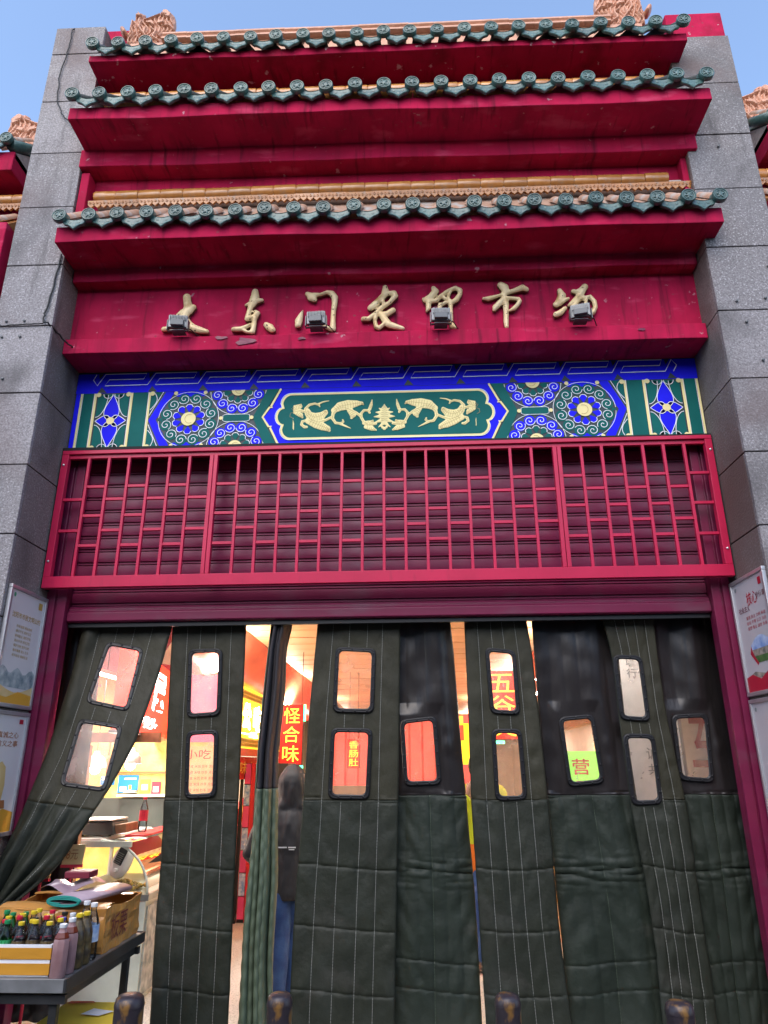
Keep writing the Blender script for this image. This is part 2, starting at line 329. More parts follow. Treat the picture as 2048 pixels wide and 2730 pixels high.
DATA = {'JL':[7.948,7.614,7.047,6.464,5.891,5.317,4.755,4.182,3.609,3.094],'JR':[7.51,6.96,6.402,5.849,5.291,4.726,4.161,3.595,3.07],'CUR':[{'kind':'front','Y':0.74,'L':[(-1.594,2.66),(-1.594,2.566),(-1.569,2.003),(-1.537,1.469),(-1.524,1.181),(-1.51,0.582),(-1.487,0.065),(-1.486,0.04)],'R':[(-1.045,2.66),(-1.045,2.583),(-1.036,2.086),(-1.025,1.385),(-1.011,0.548),(-1.004,0.069),(-1.004,0.04)],'W':[[(-1.457,2.41),(-1.202,2.413),(-1.183,1.935),(-1.429,1.918)],[(-1.421,1.831),(-1.19,1.842),(-1.171,1.391),(-1.396,1.381)]]},{'kind':'bunch','Y':0.78,'L':[(-0.853,2.66),(-0.853,2.605),(-0.876,2.226),(-0.903,1.675),(-0.912,1.223),(-0.943,0.605),(-0.939,0.058),(-0.939,0.04)],'R':[(-0.699,2.66),(-0.699,2.604),(-0.745,2.411),(-0.743,2.112),(-0.775,1.674),(-0.758,1.211),(-0.737,0.885),(-0.745,0.424),(-0.735,0.23),(-0.725,0.04)],'W':[]},{'kind':'front','Y':0.74,'L':[(-0.501,2.66),(-0.501,2.599),(-0.545,1.952),(-0.571,1.226),(-0.598,0.798),(-0.606,0.434),(-0.611,0.073),(-0.611,0.04)],'R':[(0.106,2.66),(0.106,2.601),(0.093,1.948),(0.075,1.214),(0.041,0.078),(0.04,0.04)],'W':[[(-0.367,2.416),(-0.069,2.402),(-0.085,1.944),(-0.38,1.951)],[(-0.388,1.848),(-0.093,1.842),(-0.113,1.375),(-0.401,1.38)]]},{'kind':'back','Y':0.8,'L':[(0.082,2.66),(0.082,2.619),(0.07,1.903),(0.048,1.209),(0.015,0.061),(0.014,0.04)],'R':[(0.478,2.66),(0.478,2.617),(0.496,2.402),(0.517,1.95),(0.536,1.565),(0.543,1.467),(0.55,1.209),(0.572,0.91),(0.584,0.516),(0.588,0.066),(0.588,0.04)],'W':[[(0.097,1.902),(0.358,1.929),(0.384,1.468),(0.121,1.459)]]},{'kind':'front','Y':0.74,'L':[(0.586,2.66),(0.586,2.601),(0.587,1.997),(0.583,1.364),(0.6,0.801),(0.617,0.141),(0.62,0.04)],'R':[(1.033,2.66),(1.033,2.605),(1.06,2.344),(1.082,1.716),(1.091,1.377),(1.1,0.667),(1.111,0.44),(1.134,0.086),(1.137,0.04)],'W':[[(0.721,2.405),(0.942,2.378),(0.949,1.925),(0.737,1.936)],[(0.737,1.835),(0.948,1.834),(0.958,1.371),(0.74,1.366)]]},{'kind':'back','Y':0.8,'L':[(1.089,2.66),(1.089,2.607),(1.093,2.04),(1.096,1.603),(1.114,1.303),(1.128,0.756),(1.139,0.373),(1.144,0.069),(1.144,0.04)],'R':[(1.702,2.66),(1.702,2.6),(1.697,1.894),(1.712,1.331),(1.765,0.857),(1.785,0.468),(1.778,0.074),(1.777,0.04)],'W':[[(1.219,1.914),(1.472,1.936),(1.504,1.475),(1.249,1.449)]]},{'kind':'front','Y':0.74,'L':[(1.595,2.66),(1.595,2.59),(1.635,2.363),(1.638,1.891),(1.653,1.334),(1.667,1.168),(1.696,0.866),(1.711,0.481),(1.701,0.091),(1.7,0.04)],'R':[(1.956,2.66),(1.956,2.586),(1.954,2.346),(1.958,1.937),(2.001,1.492),(2.012,1.376),(2.009,0.965),(2.014,0.614),(2.025,0.227),(2.013,0.094),(2.008,0.04)],'W':[[(1.63,2.342),(1.84,2.332),(1.845,1.874),(1.635,1.89)],[(1.64,1.8),(1.86,1.794),(1.86,1.344),(1.649,1.335)]]},{'kind':'back','Y':0.8,'L':[(1.907,2.66),(1.907,2.598),(1.918,1.941),(1.97,1.373),(1.982,0.602),(1.985,0.076),(1.985,0.04)],'R':[(2.444,2.66),(2.444,2.592),(2.409,2.054),(2.447,1.712),(2.441,1.276),(2.439,0.761),(2.386,0.08),(2.383,0.04)],'W':[[(2.009,1.927),(2.269,1.938),(2.243,1.473),(2.005,1.491)]]}],'C1':{'L':[[-2.289,0.736,2.553],[-2.281,0.668,2.203],[-2.323,0.557,1.677],[-2.403,0.453,1.235],[-2.455,0.403,1.042]],'R':[[-1.605,0.74,2.567],[-1.648,0.673,2.219],[-1.73,0.573,1.749],[-1.838,0.511,1.475],[-1.958,0.452,1.231],[-2.06,0.398,1.023],[-2.2,0.359,0.878],[-2.353,0.32,0.736]],'W':[[[-2.074,0.721,2.473],[-1.783,0.711,2.416],[-1.81,0.617,1.952],[-2.138,0.631,2.019]],[[-2.154,0.609,1.915],[-1.828,0.599,1.865],[-1.858,0.5,1.431],[-2.187,0.51,1.471]]]},'CH':{'大':[[(-1.575,5.16,0.028),(-1.565,5.108,0.029),(-1.553,5.062,0.033),(-1.57,5.005,0.035),(-1.59,4.949,0.031),(-1.62,4.897,0.024),(-1.682,4.863,0.02),(-1.731,4.862,0.02)],[(-1.631,4.988,0.015),(-1.593,5.012,0.029)],[(-1.513,5.061,0.022),(-1.547,5.024,0.031)],[(-1.58,4.955,0.029),(-1.538,4.896,0.032),(-1.497,4.864,0.03),(-1.441,4.843,0.027),(-1.388,4.829,0.018)]],'东':[[(-1.021,5.193,0.024),(-1.02,5.141,0.033),(-1.032,5.09,0.033),(-1.05,5.039,0.021),(-1.063,4.982,0.018),(-1.067,4.938,0.022),(-1.026,4.946,0.019),(-0.991,4.986,0.02),(-1.006,5.0,0.016)],[(-0.962,5.109,0.013),(-1.019,5.102,0.028)],[(-1.088,5.066,0.009),(-1.045,5.084,0.021)],[(-0.991,4.986,0.018),(-1.012,4.93,0.017),(-1.013,4.867,0.017),(-1.021,4.815,0.02)],[(-1.171,4.843,0.019),(-1.117,4.843,0.02),(-1.075,4.862,0.016),(-1.044,4.881,0.014)],[(-1.106,4.84,0.014),(-1.061,4.813,0.011),(-1.021,4.811,0.016)],[(-0.914,4.877,0.021),(-0.886,4.853,0.029),(-0.864,4.828,0.023)]],'门':[[(-0.628,5.0,0.004),(-0.643,4.956,0.017),(-0.657,4.906,0.028),(-0.661,4.866,0.023)],[(-0.596,5.156,0.018),(-0.559,5.125,0.035),(-0.54,5.099,0.02)],[(-0.546,5.142,0.021),(-0.492,5.145,0.013),(-0.438,5.167,0.015),(-0.4,5.155,0.022),(-0.376,5.115,0.024),(-0.376,5.062,0.02),(-0.384,4.985,0.017),(-0.386,4.897,0.018),(-0.385,4.82,0.021)],[(-0.389,4.816,0.019),(-0.43,4.836,0.015),(-0.461,4.857,0.009)]],'农':[[(0.026,5.201,0.017),(0.029,5.16,0.027),(0.019,5.123,0.024),(-0.019,5.079,0.023),(-0.069,5.022,0.028),(-0.088,5.007,0.024)],[(-0.025,5.072,0.021),(0.038,5.137,0.018),(0.095,5.138,0.024),(0.107,5.112,0.021),(0.063,5.054,0.016),(0.006,5.012,0.019),(-0.044,4.954,0.019),(-0.106,4.905,0.018),(-0.144,4.906,0.019)],[(0.019,5.123,0.015),(0.004,5.079,0.015),(0.014,5.041,0.012)],[(0.087,4.979,0.021),(0.037,4.944,0.022),(-0.013,4.953,0.015)],[(-0.044,4.947,0.016),(-0.056,4.889,0.013),(-0.044,4.83,0.017),(-0.025,4.815,0.016),(0.018,4.857,0.014),(0.037,4.886,0.017)],[(-0.007,4.946,0.02),(0.024,4.893,0.025),(0.055,4.849,0.026),(0.105,4.828,0.023),(0.16,4.809,0.016)]],'贸':[[(0.412,5.177,0.017),(0.427,5.146,0.025),(0.389,5.095,0.024),(0.351,5.067,0.025),(0.332,5.075,0.013)],[(0.369,5.059,0.019),(0.368,4.992,0.018),(0.354,4.963,0.008)],[(0.369,5.051,0.021),(0.432,5.057,0.016),(0.47,5.1,0.017),(0.522,5.143,0.015),(0.585,5.171,0.018),(0.622,5.15,0.018),(0.621,5.114,0.016),(0.587,5.059,0.02),(0.556,5.038,0.017),(0.531,5.061,0.013),(0.526,5.091,0.01),(0.546,5.135,0.009)],[(0.47,5.1,0.013),(0.507,5.069,0.015)],[(0.462,5.019,0.016),(0.447,4.96,0.017),(0.445,4.873,0.015)],[(0.461,5.011,0.014),(0.506,5.039,0.013),(0.543,5.031,0.016)],[(0.543,5.031,0.015),(0.542,4.942,0.015),(0.539,4.855,0.017),(0.554,4.814,0.018),(0.566,4.807,0.014)],[(0.503,4.966,0.008),(0.49,4.929,0.01),(0.489,4.893,0.01)]],'市':[[(0.946,5.188,0.025),(0.97,5.165,0.034),(0.989,5.134,0.023)],[(0.803,5.063,0.01),(0.842,5.062,0.019),(0.918,5.085,0.012),(0.994,5.112,0.016),(1.07,5.139,0.019),(1.115,5.157,0.025),(1.145,5.141,0.019)],[(0.971,5.142,0.02),(0.967,5.076,0.019),(0.976,5.016,0.021),(0.973,4.928,0.018),(0.968,4.841,0.018),(0.969,4.798,0.014)],[(0.966,5.061,0.019),(0.927,5.018,0.022),(0.894,4.982,0.022),(0.883,4.958,0.014)],[(0.972,5.061,0.019),(1.028,5.059,0.014),(1.077,5.05,0.016),(1.088,5.034,0.013),(1.061,4.991,0.016),(1.034,4.963,0.017),(1.011,4.949,0.01)]],'场':[[(1.404,5.12,0.017),(1.418,5.075,0.029),(1.395,5.024,0.026),(1.368,4.988,0.022),(1.356,4.996,0.012)],[(1.393,4.995,0.018),(1.439,5.03,0.013),(1.465,5.044,0.01)],[(1.432,4.954,0.015),(1.392,4.914,0.022),(1.36,4.898,0.022)],[(1.604,5.15,0.023),(1.576,5.114,0.027),(1.538,5.1,0.02),(1.511,5.109,0.016)],[(1.582,5.114,0.025),(1.559,5.07,0.022),(1.505,5.013,0.019),(1.468,4.981,0.013),(1.53,5.019,0.018),(1.594,5.047,0.013),(1.637,5.053,0.016),(1.664,5.008,0.017),(1.668,4.956,0.015),(1.641,4.906,0.017),(1.602,4.879,0.014)],[(1.529,5.012,0.017),(1.493,4.948,0.019),(1.475,4.886,0.016),(1.491,4.861,0.012)],[(1.605,5.039,0.011),(1.594,4.981,0.013),(1.544,4.91,0.016),(1.505,4.882,0.013)]]},'FL':[[-1.573,0.05,4.747],[-0.5,0.05,4.707],[0.455,0.05,4.709],[1.512,0.05,4.727]],'SC':[[(-0.066,4.112,0.008),(-0.122,4.102,0.01),(-0.159,4.128,0.01),(-0.182,4.17,0.01),(-0.182,4.205,0.009),(-0.16,4.232,0.009),(-0.128,4.231,0.008),(-0.116,4.21,0.008)],[(-0.116,4.241,0.01),(-0.104,4.28,0.009),(-0.097,4.322,0.003)],[(-0.182,4.177,0.009),(-0.222,4.213,0.009),(-0.26,4.235,0.009),(-0.323,4.264,0.01),(-0.373,4.244,0.01),(-0.404,4.21,0.012),(-0.409,4.169,0.011),(-0.383,4.127,0.01),(-0.346,4.122,0.009),(-0.321,4.135,0.006),(-0.328,4.153,0.005)],[(-0.346,4.119,0.008),(-0.302,4.097,0.006),(-0.264,4.078,0.002)],[(-0.398,4.238,0.018),(-0.348,4.272,0.03),(-0.286,4.284,0.033),(-0.223,4.294,0.021),(-0.179,4.296,0.01),(-0.166,4.284,0.005)],[(-0.273,4.239,0.018),(-0.247,4.197,0.02),(-0.257,4.169,0.009)],[(-0.409,4.183,0.008),(-0.459,4.156,0.01),(-0.521,4.137,0.011),(-0.578,4.159,0.011),(-0.617,4.209,0.01),(-0.625,4.258,0.009),(-0.595,4.292,0.009),(-0.551,4.302,0.008),(-0.519,4.29,0.006),(-0.512,4.276,0.005)],[(-0.525,4.298,0.006),(-0.488,4.315,0.005),(-0.44,4.324,0.002)],[(-0.606,4.243,0.013),(-0.592,4.201,0.023),(-0.547,4.179,0.03),(-0.497,4.192,0.025),(-0.467,4.219,0.017),(-0.461,4.233,0.009)],[(-0.596,4.152,0.022),(-0.533,4.121,0.028),(-0.482,4.097,0.025),(-0.445,4.08,0.018),(-0.432,4.063,0.009)],[(-0.624,4.23,0.007),(-0.662,4.245,0.008),(-0.712,4.232,0.008),(-0.743,4.219,0.007),(-0.746,4.191,0.006),(-0.723,4.176,0.005)],[(-0.736,4.247,0.012),(-0.707,4.267,0.019),(-0.67,4.28,0.015),(-0.662,4.297,0.005)],[(-0.699,4.225,0.012),(-0.661,4.203,0.015),(-0.648,4.184,0.007)],[(-0.622,4.153,0.008),(-0.646,4.147,0.008),(-0.652,4.119,0.008),(-0.626,4.098,0.009),(-0.61,4.098,0.008)],[(-0.729,4.163,0.007),(-0.721,4.128,0.008),(-0.713,4.079,0.003)],[(-0.159,4.121,0.012),(-0.128,4.116,0.02),(-0.097,4.127,0.012),(-0.091,4.14,0.006)],[(-0.146,4.086,0.012),(-0.097,4.072,0.015),(-0.066,4.057,0.006)],[(0.0,4.28,0.003),(0.0,4.242,0.018),(0.0,4.186,0.027),(0.0,4.135,0.021)],[(-0.012,4.228,0.011),(-0.041,4.246,0.003)],[(-0.019,4.208,0.015),(-0.066,4.212,0.003)],[(-0.019,4.177,0.017),(-0.082,4.173,0.002)],[(-0.019,4.143,0.014),(-0.075,4.123,0.003)],[(-0.01,4.113,0.011),(-0.047,4.081,0.002)],[(0.0,4.069,0.01)],[(-0.014,4.079,0.008)]],'SCX':0.007,'DR':[(-2.377,7.878),(-2.382,7.958),(-2.37,8.126),(-2.365,8.178),(-2.328,8.179),(-2.336,8.274),(-2.242,8.272),(-2.237,8.2),(-2.246,8.168),(-2.175,8.199),(-2.103,8.237),(-2.097,8.274),(-2.056,8.297),(-2.001,8.283),(-1.958,8.228),(-1.947,8.138),(-1.953,8.071),(-1.921,8.018),(-1.909,7.973),(-2.035,7.993),(-2.051,7.837),(-2.264,7.856)],'DRR':[[(-2.034,8.24,0.033),(-1.994,8.215,0.02),(-2.002,8.186,0.018),(-2.046,8.203,0.008),(-2.069,8.22,0.008)],[(-2.091,8.221,0.013),(-2.162,8.18,0.013),(-2.223,8.154,0.013)],[(-2.306,8.219,0.015),(-2.268,8.217,0.015)],[(-2.197,8.116,0.015),(-2.154,8.113,0.021),(-2.13,8.082,0.011)],[(-2.079,8.109,0.023),(-2.048,8.114,0.015)],[(-2.042,8.062,0.01),(-1.979,8.066,0.013),(-1.932,8.019,0.015)],[(-2.254,8.141,0.011),(-2.267,8.068,0.013),(-2.226,7.992,0.013)],[(-2.34,8.147,0.011),(-2.34,8.058,0.012),(-2.31,7.983,0.01),(-2.335,7.926,0.01)],[(-2.201,8.05,0.011),(-2.214,7.977,0.013),(-2.175,7.916,0.01),(-2.213,7.875,0.011)],[(-2.146,8.031,0.011),(-2.1,7.999,0.013),(-2.124,7.928,0.013),(-2.066,7.881,0.011)],[(-2.303,8.1,0.009),(-2.282,8.01,0.011),(-2.261,7.921,0.011)],[(-2.084,7.955,0.008),(-2.049,7.923,0.006)],[(-2.427,8.063,0.028),(-2.406,8.025,0.026)],[(-2.295,8.264,0.009),(-2.291,8.233,0.008)]],'PR':{'pt':5.271,'Ys':0.159,'st':5.379,'Y3':-0.175,'drip3':5.434,'disc3':5.56,'pb':4.812,'lb':4.627,'Yl':0.2,'bt':4.627,'br':4.446,'bb':3.942,'gt':3.915,'gb':2.827,'sb':2.604,'lt':4.758,'s2b':6.258,'s2t':6.421,'Y2':-0.332,'disc2':6.605,'drip2':6.476,'e1':7.225,'disc1':7.353,'drip1':7.241,'rg1t':7.894,'rg1b':7.785,'rg3t':6.123,'rg3b':6.002,'lace3':5.923,'rg2t':7.129},'WG':{'fb':[-2.833,-0.35,5.933],'bb':[-2.825,-0.18,5.933],'tf':[-2.832,-0.35,6.136],'fbR':[2.776,-0.35,5.699],'tubeT':6.039,'tubeB':5.934,'red2':[-2.762,-0.3,5.461],'red2b':[-2.765,-0.3,4.918],'dr':[-3.053,0.0,6.653],'disc':[-2.918,-0.35,6.163]}}
P = DATA['PR']
# ================================================================== ground
g = MB(); g.add([(-60, -60, 0), (60, -60, 0), (60, 60, 0), (-60, 60, 0)], [(0, 1, 2, 3)]); struct('ground', g, 'paving')
g = MB(); g.box(-4.6, 4.6, .62, 24, -.05, .012); struct('hall_floor', g, 'terrazzo')
# the terrace across the street, behind the photographer
b = MB(); b.box(-26, 26, -22, -13, 0, 7.0); OB = struct('street_terrace', b, 'concrete')
for i in range(13):
    for z_ in (1.0, 4.4):
        b = MB(); b.box(-24+i*4, -22+i*4, -13.06, -12.99, z_, z_+1.7); obj('window', b, 'lamp_dark', OB)
# ================================================================== gate building
GB = thing('market_gate_building', (0, 0, 0), 'red Chinese market gate front with three green tiled eaves between granite pillars', 'building')
XL, XR = -2.50, 2.47
def shear(mb, k):
    mb.v = [(x, y, z+k*x) for x, y, z in mb.v]; return mb
# walls: sign panel, wall behind the eaves, back mass that closes the building
w = MB(); w.box(-2.52, 2.52, .28, .60, P['pb']-.06, P['pt']+.12); obj('sign_panel_wall', w, 'red', GB)
w = MB(); w.box(-2.96, 3.0, .60, .9, 4.0, 7.2); obj('wall', w, 'red', GB)
# stepped plaster cornices
def cornice(name, y0, y1, z0, z1, x0, x1, k=0.0, m='red'):
    mb = MB(); n = 44
    ph = random.uniform(0, 9)
    def wob(x, a): return .0035*math.sin(x*2.1+ph+a)+.0022*math.sin(x*5.3+ph*2+a)
    v = []
    for i in range(n+1):
        x = x0+(x1-x0)*i/n
        v += [(x, y0+wob(x, 0), z0+wob(x, 2)+k*x), (x, y0+wob(x, 1), z1+k*x), (x, y1, z1+k*x), (x, y1, z0+k*x)]
    f = [(4*i+j, 4*i+(j+1) % 4, 4*(i+1)+(j+1) % 4, 4*(i+1)+j) for i in range(n) for j in range(4)]
    f += [(3, 2, 1, 0), tuple(4*n+j for j in range(4))]
    mb.add(v, f)
    return obj(name, mb, m, GB, bevel=.006)
cornice('ledge', P['Yl'], .49, P['lb'], P['lt'], -2.497, 2.467)
cornice('cornice', P['Ys'], .59, P['pt'], P['st']+.02, -2.495, 2.465, -.002)
e3 = cornice('eave', P['Y3'], .58, P['st'], P['st']+.135, -2.495, 2.555, -.003)
cornice('cornice', -.02, .58, P['s2b'], P['s2t']+.02, -2.505, 2.545, -.009)
e2 = cornice('eave', P['Y2'], .57, P['s2t'], P['s2t']+.125, -2.477, 2.565, -.0105)
e1 = cornice('eave', -.2, .56, P['e1'], P['e1']+.075, -2.475, 2.545, -.005, 'red_peel')
w = MB(); w.box(-2.44, 2.50, .11, .60, P['s2t']+.13, P['e1']+.05); obj('wall', w, 'red', GB)
w = MB(); w.box(-2.42, 2.44, .14, .60, P['st']+.14, P['s2b']+.05); obj('wall', w, 'red', GB)
# ---- tile meshes (shared)
def disc_mesh():
    mb = MB()
    r = .057
    prof = [(r*.62, .0), (r*.98, .0), (r, .006), (r, .034), (r*.92, .040), (r*.84, .040), (r*.80, .034), (r*.70, .033), (r*.66, .037), (r*.60, .037), (r*.56, .032), (r*.30, .031), (r*.24, .039), (r*.05, .041)]
    mb.lathe(prof, (0, 0, 0), 20, 0, 'y')
    for k in range(5):        # moulded flower on the face
        a = 2*math.pi*k/5+.3; cx_, cz_ = .37*r*math.cos(a), .37*r*math.sin(a)
        mb.lathe([(r*.17, .030), (r*.13, .038), (r*.04, .040)], (cx_, 0, cz_), 8, 0, 'y')
    me = mk(mb, 'round_tile'); me.shade_smooth(); me.set_sharp_from_angle(angle=R(50)); return me
def drip_outline(s=1.0):
    pts = []
    for i in range(11):                       # sagging top edge, from left to right
        t = -1+i/5; pts.append((t*.086*s, .018+.030*t*t))
    low = [(.084, .026), (.080, .002), (.066, -.014), (.042, -.022), (.022, -.034), (0, -.052)]
    pts += [(x*s, z*s) for x, z in low]+[(-x*s, z*s) for x, z in low[-2::-1]]
    return pts
def drip_mesh():
    mb = MB(); o = drip_outline(); n = len(o)
    inn = [(x*.80, (z+.002)*.74) for x, z in o]
    o = [(x*1.14, z*1.22-.002) for x, z in o]; inn = [(x*.80, (z+.002)*.74) for x, z in o]
    v = [(x, .0, z) for x, z in o]+[(x, -.018, z) for x, z in o]+[(x*.93, -.022, z*.9) for x, z in o]+[(x, -.0185, z) for x, z in inn]
    f = [tuple(range(n))]
    for a in range(3):
        f += [(a*n+i, a*n+n+i, a*n+n+(i+1) % n, a*n+(i+1) % n) for i in range(n)]
    f += [tuple(range(4*n-1, 3*n-1, -1))]
    mb.add(v, f)
    for sx in (-1, 1):                       # moulded scrolls
        mb.lathe([(.016, .012), (.012, .020), (.003, .021)], (sx*.034, 0, .000), 8, 0, 'y')
    mb.lathe([(.016, .012), (.012, .020), (.002, .021)], (0, 0, -.030), 8, 0, 'y')
    # trough of the tile behind the drip plate
    m2 = 6; vv = []
    for d in (0.0, .34):
        for i in range(m2+1):
            t = -1+2*i/m2; vv.append((t*.084, d, .012+.04*t*t+d*1.0))
    mb.add(vv, [(i, i+1, m2+2+i, m2+1+i) for i in range(m2)], 1)
    me = mk(mb, 'drip_tile'); me.set_sharp_from_angle(angle=R(35)); return me
def barrel_mesh(ang, m):
    """half-round cover tile rising behind an end disc, with a nail cap"""
    mb = MB(); n = 10; L = .40; ca, sa = math.cos(ang), math.sin(ang); v = []
    segs = [0, .05, .05, .20, .20, L]; rr = [.052, .052, .049, .049, .046, .046]
    for s, r_ in zip(segs, rr):
        for i in range(n+1):
            a = math.pi*i/n; x, h = r_*math.cos(a), r_*math.sin(a)-.012
            v.append((x, s*ca-h*sa*.55, s*sa+h*ca))
    f = [(j*(n+1)+i, (j+1)*(n+1)+i, (j+1)*(n+1)+i+1, j*(n+1)+i+1) for j in range(len(segs)-1) for i in range(n)]
    mb.add(v, f[:10], 0); mb.f += [tuple(q) for q in f[10:]]; mb.mi += [1]*(len(f)-10)
    c = (0, .035*ca-.05*sa*.55, .035*sa+.045*ca)
    mb.lathe([(.012, -.01), (.016, .01), (.012, .026), (.004, .032)], c, 8, 0)
    me = mk(mb, 'cover_tile'); me.shade_smooth(); me.set_sharp_from_angle(angle=R(45)); return me
me_disc, me_drip = disc_mesh(), drip_mesh(); me_drip2 = drip_mesh()
me_drip2.materials.append(MATS['glaze_green']); me_drip2.materials.append(MATS['glaze_dark'])
me_disc.materials.append(MATS['glaze_green']); me_drip.materials.append(MATS['glaze_green']); me_drip.materials.append(MATS['tile_tan'])
me_bar = barrel_mesh(R(46), 'tile_tan'); me_bar.materials.append(MATS['glaze_green']); me_bar.materials.append(MATS['tile_tan'])
me_bar2 = barrel_mesh(R(46), ''); me_bar2.materials.append(MATS['glaze_green']); me_bar2.materials.append(MATS['glaze_dark'])
def place(name, me, parent, loc, rot=(0, 0, 0)):
    o = bpy.data.objects.new(name, me); link(o, parent); o.location = Vector(loc)-base(parent); o.rotation_euler = rot; WL[o.name] = Vector(loc); return o
def tile_row(parent, Yf, zdisc, x0, x1, n, k, bar_, drip_):
    sp = (x1-x0)/(n-1)
    for i in range(n):
        x = x0+sp*i; z = zdisc+k*x
        jx, jz = random.uniform(-.006, .006), random.uniform(-.006, .006)
        rt = (random.uniform(-.05, .05), random.uniform(-.5, .5), random.uniform(-.06, .06))
        place('round_tile', me_disc, parent, (x+jx, Yf-.050, z+jz), rt)
        place('cover_tile', bar_, parent, (x+jx, Yf-.052, z-.002+jz), (0, 0, random.uniform(-.03, .03)))
        if i < n-1:
            place('drip_tile', drip_, parent, (x+sp/2+random.uniform(-.006, .006), Yf-.036, z+k*sp/2-.050+random.uniform(-.005, .005)), (random.uniform(-.06, .04), random.uniform(-.04, .04), random.uniform(-.05, .05)))
tile_row(e3, P['Y3'], P['disc3'], -2.445, 2.515, 23, -.003, me_bar, me_drip)
tile_row(e2, P['Y2'], P['disc2'], -2.430, 2.520, 23, -.0105, me_bar2, me_drip2)
tile_row(e1, -.2, P['disc1'], -2.420, 2.495, 23, -.005, me_bar2, me_drip2)
# roof slopes of mortar below the tiles
def slope(parent, Yf, zf, Yb, zb, x0, x1, k, zlow, m_='mortar'):
    mb = MB(); mb.prism([(Yf, zf), (Yb, zb), (Yb, zlow), (Yf, zlow)], 'x', x0, x1); shear(mb, k); obj('roof_bed', mb, m_, parent)
slope(e3, P['Y3']+.02, P['disc3']-.10, .135, P['lace3']+.03, -2.44, 2.5, -.003, P['st']+.11, 'tile_tan')
slope(e2, P['Y2']+.02, P['disc2']-.10, .105, P['disc2']+.25, -2.43, 2.52, -.0105, P['s2t']+.10)
slope(e1, -.18, P['disc1']-.075, .12, P['disc1']+.25, -2.42, 2.5, -.005, P['e1']+.05)
# ridges of glazed half tubes
def tube_mesh(L, r):
    mb = MB(); n = 12; v = []
    for s, q in ((0, .93), (.012, 1), (L-.012, 1), (L, .93)):
        for i in range(n): a = 2*math.pi*i/n; v.append((s, -q*r*math.cos(a), q*r*1.0*math.sin(a)))
    f = [(j*n+i, j*n+(i+1) % n, (j+1)*n+(i+1) % n, (j+1)*n+i) for j in range(3) for i in range(n)]+[tuple(range(n-1, -1, -1)), tuple(range(3*n, 4*n))]
    mb.add(v, f); me = mk(mb, 'ridge_tile'); me.shade_smooth(); me.set_sharp_from_angle(angle=R(50)); return me
me_tube = tube_mesh(.186, .062); me_tube.materials.append(MATS['glaze_gold'])
def ridge(parent, x0, x1, Y, z, k, me=me_tube, sp=.1885):
    n = int((x1-x0)/sp)
    for i in range(n):
        x = x0+i*sp; place('ridge_tile', me, parent, (x, Y+random.uniform(-.003, .003), z+k*x+random.uniform(-.003, .003)), (random.uniform(-.4, .4), random.uniform(-.008, .008), 0))
ridge(e3, -2.39, 2.43, .12, (P['rg3t']+P['rg3b'])/2, -.002)
ridge(e2, -2.36, 2.45, -.045, P['disc2']+.335, -.0105)
m = MB(); m.box(-2.35, 2.42, .085, .15, P['rg3b']-.06, P['rg3b']+.03); shear(m, -.002); obj('ridge_bed', m, 'mortar', e3)
# lace tiles with zig-zag lower edge
def lace_mesh():
    mb = MB(); w_ = .215; h = .062; nz = 4; top = [(0, h), (w_-.003, h)]; bot = []
    for i in range(nz*2+1): bot.append(((w_-.003)*(1-i/(nz*2)), 0.024 if i % 2 == 0 else 0.0))
    pts = [(0, h)]+[(x, z) for x, z in reversed(bot)]+[(w_-.003, h)]
    n = len(pts); v = [(x, 0, z) for x, z in pts]+[(x, -.022, z) for x, z in pts]
    mb.add(v, [tuple(range(n-1, -1, -1)), tuple(range(n, 2*n))]+[(i, (i+1) % n, n+(i+1) % n, n+i) for i in range(n)])
    for i in range(7): mb.lathe([(.012, .018), (.010, .028), (.005, .028), (.004, .023)], (.018+i*.0295, 0, .043-.004*(i % 2)), 8, 0, 'y')
    return mk(mb, 'lace_tile')
me_lace = lace_mesh(); me_lace.materials.append(MATS['glaze_gold'])
for i in range(23):
    x = -2.41+i*.213; place('lace_tile', me_lace, e3, (x, .078, P['lace3']-.002*x+random.uniform(-.003, .003)), (random.uniform(.15, .3), random.uniform(-.012, .012), 0))
# top ridge: two stacked mouldings in segments
def cap_mesh(L):
    mb = MB(); prof = [(-.05, 0), (-.075, .012), (-.075, .030), (-.055, .042), (-.055, .060), (-.070, .074), (-.066, .096), (-.03, .118), (.03, .118), (.06, .09), (.06, 0)]
    mb.prism(prof, 'x', 0, L); me = mk(mb, 'ridge_cap'); me.shade_smooth(); me.set_sharp_from_angle(angle=R(30)); return me
me_cap = cap_mesh(.222); me_cap.materials.append(MATS['terracotta'])
for i in range(18):
    x = -1.98+i*.2235; place('ridge_cap', me_cap, e1, (x, .10, P['rg1t']-.118-.004*x+random.uniform(-.003, .003)), (0, random.uniform(-.006, .006), 0))
m = MB(); m.box(-2.28, 2.32, .07, .16, P['disc1']+.2, P['rg1t']-.10); shear(m, -.004); obj('ridge_bed', m, 'terracotta', e1)
